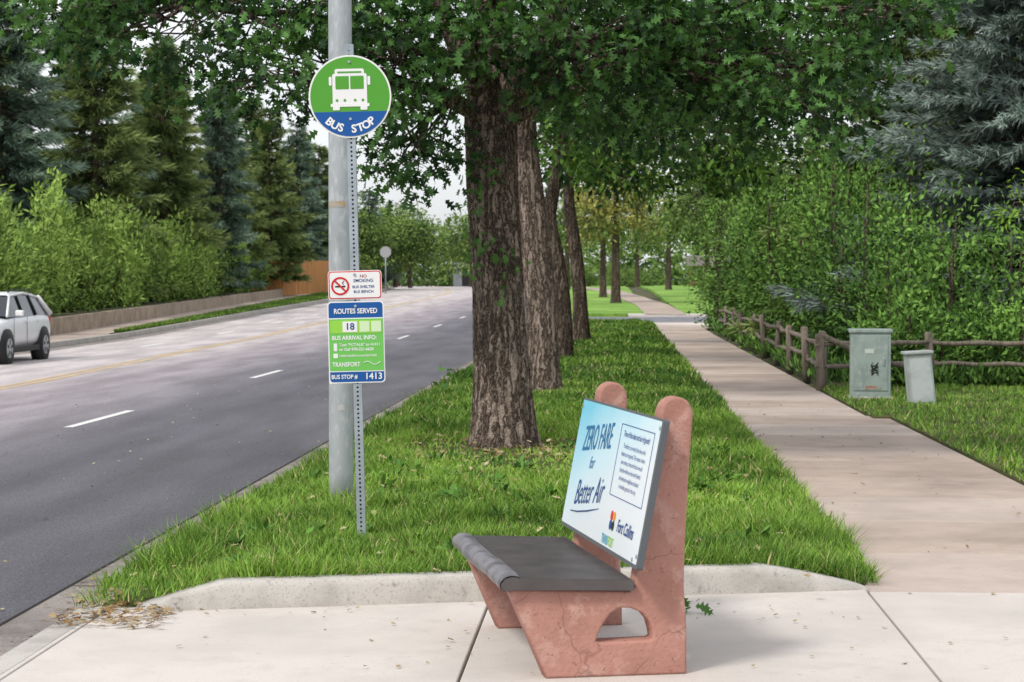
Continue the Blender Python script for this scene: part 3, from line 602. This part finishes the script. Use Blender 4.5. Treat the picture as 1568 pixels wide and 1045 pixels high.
# ---------------------------------------------------------------- 2-D plate helpers (local XZ plane, facing -Y)
def plate(name,pts,d,m,parent,th=.0012):
    n=len(pts); V=[(x,-d,z) for x,z in pts]+[(x,-d+th,z) for x,z in pts]
    F=[tuple(range(n)),tuple(range(n,2*n))[::-1]]+[(i,i+n,(i+1)%n+n,(i+1)%n) for i in range(n)]
    o=meshobj(name,V,F,m,parent); return o
def rr(cx,cz,w,h,r,k=6):
    P=[]
    for (sx,sz,a0) in((1,-1,-90),(1,1,0),(-1,1,90),(-1,-1,180)):
        for i in range(k+1):
            a=math.radians(a0+90*i/k); P.append((cx+sx*(w/2-r)+r*math.cos(a),cz+sz*(h/2-r)+r*math.sin(a)))
    return P
def disc(cx,cz,r,n=64): return [(cx+r*math.cos(2*math.pi*i/n),cz+r*math.sin(2*math.pi*i/n)) for i in range(n)]
def ring(name,cx,cz,r0,r1,d,m,parent,n=64):
    V=[];F=[]
    for i in range(n):
        a=2*math.pi*i/n
        for r in(r0,r1): V.append((cx+r*math.cos(a),-d,cz+r*math.sin(a)))
    for i in range(n): k=(i+1)%n; F.append((2*i,2*i+1,2*k+1,2*k))
    return meshobj(name,V,F,m,parent)
def text(name,s,x,z,size,d,m,parent,rot=0,align='CENTER',shear=0,bold=0,sx=1):
    c=D.curves.new(name,'FONT'); c.body=s; c.size=size; c.align_x=align; c.align_y='CENTER'; c.shear=shear; c.offset=bold; c.resolution_u=3
    c.materials.append(m); o=D.objects.new(name,c); COL.objects.link(o); o.parent=parent; o.location=(x,-d,z); o.rotation_euler=(math.radians(90),-rot,0); o.scale=(sx,1,1); return o
# ---------------------------------------------------------------- bus stop sign
S=empty('bus_stop_sign',(-1.47,11.56,0),(0,math.radians(-1.35),math.radians(3)))
V=[];F=[]; W=.05; pitch=.0254*1.0
def perf(side):
    c=math.cos(side*math.pi/2);s_=math.sin(side*math.pi/2)
    def tr_(x,y,z): return (x*c-y*s_,x*s_+y*c,z)
    z=-.1
    while z<2.95:
        k=len(V); zc=z+pitch/2
        for i in range(8):
            a=math.pi/8+math.pi/4*i; V.append(tr_(.0065*math.cos(a),-W/2,zc+.0065*math.sin(a)))
        o=[(W/2,.5),(0.008,.5),(-.008,.5),(-W/2,.5),(-W/2,-.5),(-.008,-.5),(.008,-.5),(W/2,-.5)]
        for (x,f) in o: V.append(tr_(x,-W/2,zc+f*pitch))
        for i in range(8): j=(i+1)%8; F.append((k+i,k+j,k+8+j,k+8+i))
        z+=pitch
for s_ in range(4): perf(s_)
meshobj('post',V,F,M['galv2'],S); box('post_hole_shade',(0,0,1.4),(.03,.03,3.0),M['dark'],S)  # dark filler in the hollow post, standing for the shade behind its holes
zc=2.67
plate('round_plate',disc(0,zc,.240),.032,M['white'],S,.003)
plate('round_green',disc(0,zc,.230),.0335,M['green'],S)
seg=[(x,z) for x,z in disc(0,zc,.2301,128) if z<zc-.085]; seg.sort(key=lambda p:math.atan2(p[1]-zc,p[0]))
plate('round_blue',seg,.035,M['blue'],S)
plate('bus_roof',rr(0,zc+.140,.17,.04,.012),.0362,M['white'],S)
plate('bus_body',rr(0,zc+.04,.20,.185,.012),.0355,M['white'],S)
plate('bus_window',rr(-.043,zc+.080,.078,.075,.005),.037,M['green'],S); plate('bus_window',rr(.043,zc+.080,.078,.075,.005),.037,M['green'],S)
plate('bus_dest',rr(0,zc+.140,.14,.010,.003),.0375,M['green'],S)
plate('bus_mirror',rr(-.112,zc+.09,.016,.05,.005),.0362,M['white'],S); plate('bus_mirror',rr(.112,zc+.09,.016,.05,.005),.0362,M['white'],S)
for x in(-.075,-.03,.03,.075): plate('bus_light',disc(x,zc-.022,.008,16),.037,M['green'],S)
plate('bus_bumper',rr(0,zc-.050,.225,.018,.003),.0365,M['white'],S)
for x in(-.08,.08): plate('bus_wheel',rr(x,zc-.068,.04,.022,.006),.0375,M['white'],S)
for i,ch in enumerate('BUS STOP'):
    if ch==' ': continue
    a=math.radians(-90+(i-3.5)*11.6); r=.190
    text('letter_'+ch,ch,r*math.cos(a),zc+r*math.sin(a),.064,.0375,M['white'],S,rot=a+math.pi/2,bold=.002)
for z in(zc+.2,zc-.13,1.577+.06,1.244+.21): plate('bolt',disc(0,z,.008,12),.040,M['galv2'],S,.006)
def nos(cx,cz):
    plate('smoke_plate',rr(cx,cz,.312,.168,.02),.030,M['white'],S,.003)
    plate('smoke_border',rr(cx,cz,.304,.160,.017),.0315,M['red'],S); plate('smoke_field',rr(cx,cz,.292,.148,.013),.033,M['white'],S)
    x0=cx-.085; ring('smoke_ring',x0,cz-.005,.042,.053,.0355,M['red'],S)
    P=[(x0-.036,cz+.024),(x0-.029,cz+.031),(x0+.036,cz-.034),(x0+.029,cz-.041)]; plate('smoke_bar',P,.0365,M['red'],S)
    plate('cigarette',rr(x0,cz-.008,.06,.009,.002),.0345,M['black'],S); 
    t_=Tubes(); t_.add([(x0+.02,-.0345,cz+.003),(x0+.012,-.0345,cz+.014),(x0+.022,-.0345,cz+.024)],[.0025]*3,5); t_.obj('smoke_wisp',M['black'],S)
    for i,(s,z) in enumerate((('NO',.05),('SMOKING',.024),('BUS SHELTER',-.012),('BUS BENCH',-.04))):
        text('smoke_text',s,cx+.05,cz+z,.026 if i<2 else .022,.0345,mat('ink_red',(.35,.05,.06),.5) if i==0 else M['navy'],S,bold=.0003)
nos(0.0,1.577)
cz=1.244; w_,h_=.328,.476
plate('route_plate',rr(0,cz,w_,h_,.022),.030,M['white'],S,.003)
plate('route_blue',rr(0,cz,w_-.014,h_-.014,.018),.0315,M['blue'],S)
plate('route_white',rr(0,cz-.0155,w_-.014,.314,.001),.0322,M['white'],S)
plate('route_green',rr(0,cz-.0155,w_-.014,.302,.001),.033,mat('sign_midgreen',(.16,.52,.10),.4),S)
text('routes_served','ROUTES SERVED',0,cz+.180,.041,.0345,M['white'],S,bold=.001,sx=.84)
plate('route_band',rr(0,cz+.090,w_-.03,.075,.004),.0345,M['lime'],S)
plate('route_box',rr(-.035,cz+.09,.085,.062,.004),.036,M['white'],S); text('route_18','18',-.035,cz+.09,.055,.0375,M['navy'],S,bold=.001)
for x in(.05,.118): plate('route_box',rr(x,cz+.09,.058,.062,.004),.036,mat('route_pale',(.62,.78,.5),.4),S)
text('arrival','BUS ARRIVAL INFO:',-.142,cz+.025,.034,.0345,M['white'],S,align='LEFT',bold=.0008,sx=.88)
text('l1','Text "FCTALK" to 41411',-.1,cz-.015,.023,.0345,M['white'],S,align='LEFT',bold=.0004); text('l2','or Call 970-221-6620',-.1,cz-.042,.023,.0345,M['white'],S,align='LEFT',bold=.0006)
text('l3','ridetransfort.com/arrivals',-.1,cz-.078,.021,.0345,M['white'],S,align='LEFT',bold=.0003)
plate('icon',rr(-.122,cz-.028,.02,.045,.003),.0345,M['white'],S); plate('icon',rr(-.122,cz-.078,.026,.026,.003),.0345,M['white'],S)
text('transfort','TRANSFORT',-.142,cz-.130,.036,.0345,M['white'],S,align='LEFT',bold=.0008,sx=.8)
t_=Tubes(); t_.add([(.04+.011*i,-.0345,cz-.123+.01*math.sin(i*.8)) for i in range(10)],[.0022]*10,4); t_.obj('swoosh',M['white'],S)
text('stop_no','BUS STOP #',-.150,cz-.202,.034,.0345,M['white'],S,align='LEFT',bold=.0008,sx=.85); text('stop_id','1413',.148,cz-.201,.052,.0345,M['white'],S,align='RIGHT',bold=.001)

# ---------------------------------------------------------------- street lamp
LPs=(-1.86,13.5,0); lp=empty('street_lamp',LPs)
t_=Tubes(); t_.add([(0,0,-.1),(0,0,.3),(0,0,2),(0,0,4.5),(0,0,8.8),(0,0,8.85)],[.083,.083,.081,.078,.06,.02],40); t_.obj('pole',M['galv'],lp)
t_=Tubes(); t_.add([(0,0,8.3),(-.6,0,8.75),(-1.6,0,9.0),(-2.6,0,9.05)],[.04,.035,.03,.03],12); t_.obj('arm',M['galv'],lp)
box('luminaire',(-2.85,0,9.05),(.7,.28,.12),M['galv2'],lp,.04)
rust=mat('rust_patch',(.42,.30,.16),.9,[(20,(.38,.36,.32),.4,.6)])
def band(z0,z1,a0,a1,m,r=.0815):
    V=[];F=[]
    for i in range(13):
        a=a0+(a1-a0)*i/12; j=random.uniform(-.006,.006)
        V+=[(r*math.cos(a),r*math.sin(a),z0+j),(r*math.cos(a),r*math.sin(a),z1+j)]
    for i in range(12): F.append((2*i,2*i+2,2*i+3,2*i+1))
    meshobj('patch',V,F,m,lp,None,True)
band(2.1,2.14,math.radians(-150),math.radians(-60),rust,.0835); band(.72,.76,math.radians(-95),math.radians(-65),mat('sticker',(.5,.5,.48),.6),.0845)
band(.98,1.03,math.radians(-140),math.radians(-90),mat('scuff',(.27,.28,.28),.7),.0845)
band(.9,.915,math.radians(-150),math.radians(-100),M['white'],.0845)

# ---------------------------------------------------------------- distant stop sign
s=empty('stop_sign',(-16.1,140,float(T(140))))
t_=Tubes(); t_.add([(0,0,0),(0,0,3.2)],[.04,.04],8); t_.obj('post',M['galv2'],s)
octo=[(.42*math.cos(math.pi/8+i*math.pi/4),2.95+.42*math.sin(math.pi/8+i*math.pi/4)) for i in range(8)]
plate('octagon_back',octo,.05,mat('sign_back_grey',(.38,.38,.40),.6),s,.01)
plate('octagon_face',octo,.036,M['red'],s,.004)

# ---------------------------------------------------------------- bench
B=empty('bus_bench',(-.27,7.96,0),(0,0,math.radians(12.8)))
outer=[(0,0),(.01,-.0),(.30,0.0),(.585,0),(.583,.2),(.572,.36),(.575,.5),(.59,.8),(.607,1.03)]
outer+=[(.541+.068*math.cos(a),1.055+.075*math.sin(a)) for a in np.linspace(.1,math.pi-.1,12)]
outer+=[(.47,1.02),(.44,.8),(.40,.55),(.365,.36),(.345,.345),(-.135,.365),(-.15,.355),(-.14,.33)]
hole=[(.205,.145),(.215,.17),(.235,.215),(.265,.255),(.305,.278),(.35,.275),(.395,.255),(.425,.22),(.44,.175),(.442,.15),(.43,.143),(.22,.140)]
def leg(y0,y1,nm):
    c=D.curves.new(nm,'CURVE'); c.dimensions='2D'; c.fill_mode='BOTH'
    for P in(outer,hole):
        sp=c.splines.new('POLY'); sp.points.add(len(P)-1)
        for i,(x,z) in enumerate(P): sp.points[i].co=(x+random.uniform(-.0015,.0015),z,0,1)
        sp.use_cyclic_u=True
    c.extrude=(y1-y0)/2-.010; c.bevel_depth=.010; c.bevel_resolution=2; c.offset=-.010
    c.materials.append(M['pink']); o=D.objects.new(nm,c); COL.objects.link(o); o.parent=B; o.rotation_euler=(math.radians(90),0,0); o.location=(0,(y0+y1)/2,0); return o
leg(0,.11,'end_support_near'); leg(1.17,1.28,'end_support_far')
m,nt,b_=newmat('seat_rubber'); N=nt.nodes; Lk=nt.links
nz=N.new('ShaderNodeTexNoise'); nz.inputs['Scale'].default_value=7; nz.inputs['Detail'].default_value=6
tc=N.new('ShaderNodeTexCoord'); Lk.new(tc.outputs['Object'],nz.inputs[0])
mx=N.new('ShaderNodeMixRGB'); mx.inputs[1].default_value=(.030,.026,.026,1); mx.inputs[2].default_value=(.125,.108,.108,1); Lk.new(nz.outputs[0],mx.inputs[0])
Lk.new(mx.outputs[0],b_.inputs['Base Color']); b_.inputs['Roughness'].default_value=.42; b_.inputs['Specular IOR Level'].default_value=.5
seatm=m
prof=[(.355,.352),(.355,.390)]
xx=.345
while xx>-.115:
    zt=.414-(xx+.10)*.038
    prof+=[(xx,zt),(xx-.006,zt),(xx-.0065,zt-.0025),(xx-.0105,zt-.0025)]; xx-=.011
prof+=[(-.12,.4165),(-.145,.420),(-.172,.413),(-.188,.394),(-.189,.376),(-.175,.362),(-.13,.366),(.1,.360)]
V=[];F=[];ny=56; k=len(prof)
def wobf(y,x): return .0022*math.sin(y*7+x*5)+.0012*math.sin(y*17)
for i in range(ny+1):
    y=-.03+1.36*i/ny
    for j,(x,z) in enumerate(prof):
        wob=wobf(y,x) if x<-.12 else .0
        V.append((x+wob,y,z+wob*.5+.0015*math.sin(y*5)))
for i in range(ny):
    for j in range(k): q=(j+1)%k; F.append((i*k+j,i*k+q,(i+1)*k+q,(i+1)*k+j))
F.append(tuple(range(k))[::-1]); F.append(tuple(ny*k+j for j in range(k)))
o=meshobj('seat',V,F,seatm,B)
lipm=mat('seat_edge',(.19,.18,.20),.40,[(9,(.09,.085,.09),.44,.62),(50,(.25,.24,.26),.6,.7)])
V2=[];F2=[]; ny2=80
lp2=[(-.112,.4195),(-.130,.4235),(-.147,.4245),(-.163,.4215),(-.177,.4135),(-.188,.402),(-.1925,.388),(-.190,.372),(-.178,.359)]
for i in range(ny2+1):
    y=-.032+1.364*i/ny2
    for (x,z) in lp2: wob=wobf(y,x); V2.append((x+wob,y,z+wob*.5+.0015*math.sin(y*5)+.0008))
k=len(lp2)
for i in range(ny2):
    for j in range(k-1): F2.append((i*k+j,i*k+j+1,(i+1)*k+j+1,(i+1)*k+j))
meshobj('seat_nosing',V2,F2,lipm,B,None,True)
meshobj('seat_end',[(x,-.034,z) for x,z in prof],[tuple(range(len(prof)))],seatm,B)
ang=math.atan2(.112,.597)
bd=empty('backrest',(.350,1.38,.45)); bd.parent=B
ux=Vector((0,-1,0)); uz=Vector((math.sin(ang),0,math.cos(ang))); uy=uz.cross(ux)
bd.matrix_local=Matrix(((ux[0],uy[0],uz[0],.348),(ux[1],uy[1],uz[1],1.38),(ux[2],uy[2],uz[2],.45),(0,0,0,1)))
Wb,Hb=1.53,.607
plate('board_frame',rr(Wb/2,Hb/2,Wb,Hb,.012),.012,mat('board_edge',(.10,.11,.12),.5),bd,.026)
m,nt,b_=newmat('ad_print'); N=nt.nodes; Lk=nt.links
tc=N.new('ShaderNodeTexCoord'); sp=N.new('ShaderNodeSeparateXYZ'); Lk.new(tc.outputs['Object'],sp.inputs[0])
ma=N.new('ShaderNodeMath'); ma.operation='MULTIPLY_ADD'; ma.inputs[1].default_value=-.35; Lk.new(sp.outputs[0],ma.inputs[0]); Lk.new(sp.outputs[2],ma.inputs[2])
nz=N.new('ShaderNodeTexNoise'); nz.inputs['Scale'].default_value=3; Lk.new(tc.outputs['Object'],nz.inputs[0])
a2=N.new('ShaderNodeMath'); a2.operation='MULTIPLY_ADD'; a2.inputs[1].default_value=.25; Lk.new(nz.outputs[0],a2.inputs[0]); Lk.new(ma.outputs[0],a2.inputs[2])
cr=N.new('ShaderNodeValToRGB'); e=cr.color_ramp.elements; e[0].position=.05; e[0].color=(.74,.80,.83,1); e[1].position=.62; e[1].color=(.17,.58,.77,1); x=e.new(.3); x.color=(.54,.76,.85,1)
Lk.new(a2.outputs[0],cr.inputs[0]); Lk.new(cr.outputs[0],b_.inputs['Base Color']); b_.inputs['Roughness'].default_value=.3
plate('ad_panel',rr(Wb/2-.006,Hb/2+.004,Wb-.03,Hb-.026,.008),.0135,m,bd)
K=M['navy']; teal=mat('ink_teal',(.01,.16,.36),.5)
text('ad_zero','ZERO FARE',.44,.445,.165,.016,teal,bd,rot=.10,shear=.3,bold=.0005,sx=.66)
text('ad_for','for',.42,.33,.08,.016,teal,bd,shear=.4,rot=.1)
text('ad_better','Better Air',.46,.20,.165,.016,K,bd,rot=.12,shear=.5,bold=-.0005,sx=.80)
t_=Tubes(); t_.add([(.16,-.0165,.085),(.3,-.0165,.095),(.5,-.0165,.12),(.72,-.0165,.155)],[.002,.003,.003,.001],4); t_.obj('ad_underline',K,bd)
x0=.86;x1=1.44;z0=.235;z1=.545
for (a,b2,c,d) in((x0,x1,z0,z0+.003),(x0,x1,z1-.003,z1),(x0,x0+.003,z0,z1),(x1-.003,x1,z0,z1)):
    plate('ad_frame',[(a,c),(b2,c),(b2,d),(a,d)],.0155,K,bd)
text('ad_head','Time of the clean and air of goods!',1.15,.505,.034,.016,K,bd,shear=.35,bold=.0005,sx=.95)
for i,s_ in enumerate(('Transfort is currently fare free, with','tickets not required. This means riders','save money, time and the air we all','breathe while we ride with friends','and welcome neighbours aboard','in vehicles great for the city.')):
    text('ad_body',s_,1.15,.455-i*.034,.028,.016,K,bd,sx=.95)
text('ad_fort','Fort Collins',1.24,.125,.075,.016,K,bd,shear=.3,bold=.001,sx=.8)
for (dx,dz,mm) in((-.025,.02,M['red']),(.02,.02,mat('logo_orange',(.75,.3,.03),.5)),(-.025,-.02,K),(.02,-.02,M['black'])): plate('logo',disc(1.0+dx,.135+dz,.021,20),.016,mm,bd)
text('ad_tf1','TRANS',.98,.045,.055,.016,mat('ink_cyan',(.02,.35,.5),.5),bd,bold=.001,sx=.7,align='RIGHT'); text('ad_tf2','FORT',.985,.045,.055,.016,M['lime'],bd,bold=.001,sx=.7,align='LEFT')
for (x,z) in((1.50,.57),(1.5,.05),(1.44,.03),(.03,.57)): plate('bolt',disc(x,z,.009,12),.017,M['galv2'],bd,.004)

# ---------------------------------------------------------------- car (front towards -Y)
C=empty('parked_car',(-13.62,42.6,-.15))
wp=mat('car_white',(.78,.79,.80),.25,spec=.6); gl=mat('car_glass',(.02,.025,.03),.08,spec=.8); tr=mat('car_trim',(.03,.03,.03),.6)
st=[(-2.2,.42,.62,.62),(-2.12,.28,.80,.78),(-1.8,.24,.90,.87),(-1.0,.24,1.0,.90),(0,.24,1.02,.90),(1.2,.24,1.04,.90),(1.9,.26,1.04,.88),(2.15,.32,1.0,.80),(2.22,.45,.85,.72)]
V=[];F=[]
for (y,zb_,zt,hw) in st:
    for (fx,fz) in((-.8,0),(-1,.25),(-1.0,.6),(-.96,.9),(-.86,1),(.86,1),(.96,.9),(1.0,.6),(1,.25),(.8,0)): V.append((fx*hw,y,zb_+fz*(zt-zb_)))
k=10
for i in range(len(st)-1):
    for j in range(k): q=(j+1)%k; F.append((i*k+j,i*k+q,(i+1)*k+q,(i+1)*k+j))
F.append(tuple(range(k))[::-1]);F.append(tuple((len(st)-1)*k+j for j in range(k)))
o=meshobj('body',V,F,wp,C,None,True); md=o.modifiers.new('s','SUBSURF'); md.levels=2; md.render_levels=2
st=[(-1.15,.98,1.0,.80,.78),(-.45,.98,1.42,.80,.62),(-.2,.98,1.47,.80,.60),(.8,.98,1.49,.80,.60),(1.5,.98,1.44,.80,.60),(1.75,.98,1.36,.8,.6),(2.1,.98,1.0,.76,.7)]
V=[];F=[]
for (y,zb_,zt,hb,ht) in st: V+=[(-hb,y,zb_),(-ht,y,zt),(ht,y,zt),(hb,y,zb_)]
for i in range(len(st)-1):
    for j in range(3): F.append((i*4+j,i*4+j+1,(i+1)*4+j+1,(i+1)*4+j))
meshobj('cabin',V,F,gl,C)
V=[];F=[]
for (y,zb_,zt,hb,ht) in st[1:6]: V+=[(-ht-.015,y,zt-.03),(-ht+.03,y,zt+.02),(ht-.03,y,zt+.02),(ht+.015,y,zt-.03)]
for i in range(4):
    for j in range(3): F.append((i*4+j,i*4+j+1,(i+1)*4+j+1,(i+1)*4+j))
meshobj('roof',V,F,wp,C,None,True)
t_=Tubes()
for sx in(-1,1):
    t_.add([(sx*.82,-1.15,1.0),(sx*.64,-.42,1.44)],[.03,.025],6)
    t_.add([(sx*.80,2.1,1.0),(sx*.63,1.72,1.4)],[.07,.05],6); t_.add([(sx*.64,-.42,1.43),(sx*.62,.6,1.48),(sx*.63,1.72,1.38)],[.03]*3,6)
t_.obj('pillars',wp,C)
t_=Tubes()
for sx in(-1,1):
    t_.add([(sx*.815,.05,1.0),(sx*.62,.1,1.46)],[.022,.022],6); t_.add([(sx*.815,1.0,1.0),(sx*.62,.95,1.47)],[.025,.025],6)
    t_.add([(sx*.55,-.2,1.5),(sx*.55,-.1,1.55),(sx*.55,1.3,1.55),(sx*.55,1.45,1.49)],[.018]*4,6)
t_.obj('roof_rails_and_door_posts',tr,C)
for (sx) in(-1,1):
    for y in(-1.38,1.28):
        t_=Tubes(); t_.add([(sx*.70,y,.34),(sx*.925,y,.34)],[.40,.40],28); t_.obj('wheel_arch',tr,C)
        t_=Tubes(); t_.add([(sx*.72,y,.33),(sx*.93,y,.33),(sx*.945,y,.33)],[.335,.335,.30],28); t_.obj('tyre',M['black'],C)
        t_=Tubes(); t_.add([(sx*.94,y,.33),(sx*.952,y,.33)],[.215,.20],24); t_.obj('rim',M['galv'],C)
        for a in range(5):
            an=a*2*math.pi/5+.3; o=box('spoke_gap',(sx*.953,y+.13*math.cos(an),.33+.13*math.sin(an)),(.006,.06,.11),tr,C,.0,(an-math.pi/2,0,0))
    box('mirror',(sx*.98,-.78,1.06),(.18,.10,.13),wp,C,.03); box('sill',(sx*.90,0,.29),(.04,2.0,.12),tr,C,.01)
    box('handle',(sx*.905,.0,.88),(.03,.16,.03),wp,C,.008); box('handle',(sx*.905,.9,.88),(.03,.16,.03),wp,C,.008)
    box('headlamp',(sx*.66,-2.06,.72),(.30,.16,.13),mat('lamp_glass',(.6,.62,.65),.1),C,.03,(0,0,sx*.4)); box('tail_lamp',(sx*.74,2.12,.88),(.14,.14,.14),M['red'],C,.03)
    box('door_seam',(sx*.903,.02,.68),(.006,.012,.62),tr,C); box('door_seam',(sx*.903,-.92,.68),(.006,.012,.6),tr,C)
box('grille',(0,-2.19,.60),(.8,.08,.16),tr,C,.02); box('bumper_intake',(0,-2.17,.36),(1.1,.1,.12),tr,C,.02); box('number_plate',(0,2.23,.7),(.32,.02,.16),M['white'],C)

# ---------------------------------------------------------------- light
sx,sy,sz=-.45,-.55,.80
el=math.atan2(sz,math.hypot(sx,sy)); rot=math.atan2(sx,sy)
W_=D.worlds.new('World'); SC.world=W_; W_.use_nodes=True; N=W_.node_tree.nodes; Lk=W_.node_tree.links
bg=N['Background']; sk=N.new('ShaderNodeTexSky'); sk.sky_type='NISHITA'; sk.sun_disc=False; sk.sun_elevation=el; sk.sun_rotation=rot; sk.dust_density=3
tc=N.new('ShaderNodeTexCoord'); nz=N.new('ShaderNodeTexNoise'); nz.inputs['Scale'].default_value=3; nz.inputs['Detail'].default_value=6; Lk.new(tc.outputs['Generated'],nz.inputs[0])
mr=N.new('ShaderNodeMapRange'); mr.inputs[1].default_value=.35; mr.inputs[2].default_value=.62; mr.inputs[3].default_value=.5; mr.inputs[4].default_value=.95; Lk.new(nz.outputs[0],mr.inputs[0])
mx=N.new('ShaderNodeMixRGB'); Lk.new(mr.outputs[0],mx.inputs[0]); Lk.new(sk.outputs[0],mx.inputs[1]); mx.inputs[2].default_value=(8.8,9.0,9.3,1)
Lk.new(mx.outputs[0],bg.inputs[0]); bg.inputs[1].default_value=.13
sl=D.lights.new('sun','SUN'); sl.energy=2.3; sl.angle=math.radians(10); sl.color=(1,.95,.87)
so=D.objects.new('sun',sl); COL.objects.link(so); so.rotation_euler=Vector((sx,sy,sz)).to_track_quat('Z','Y').to_euler()
# ---------------------------------------------------------------- camera
cam=D.cameras.new('camera'); cam.lens=70; cam.sensor_width=36; cam.clip_end=5000; cam.clip_start=.1
cam.dof.use_dof=True; cam.dof.focus_distance=11; cam.dof.aperture_fstop=8
co=D.objects.new('camera',cam); COL.objects.link(co); co.location=(0,0,1.6)
co.rotation_euler=(math.radians(90-1.73),0,math.radians(2.93)); SC.camera=co
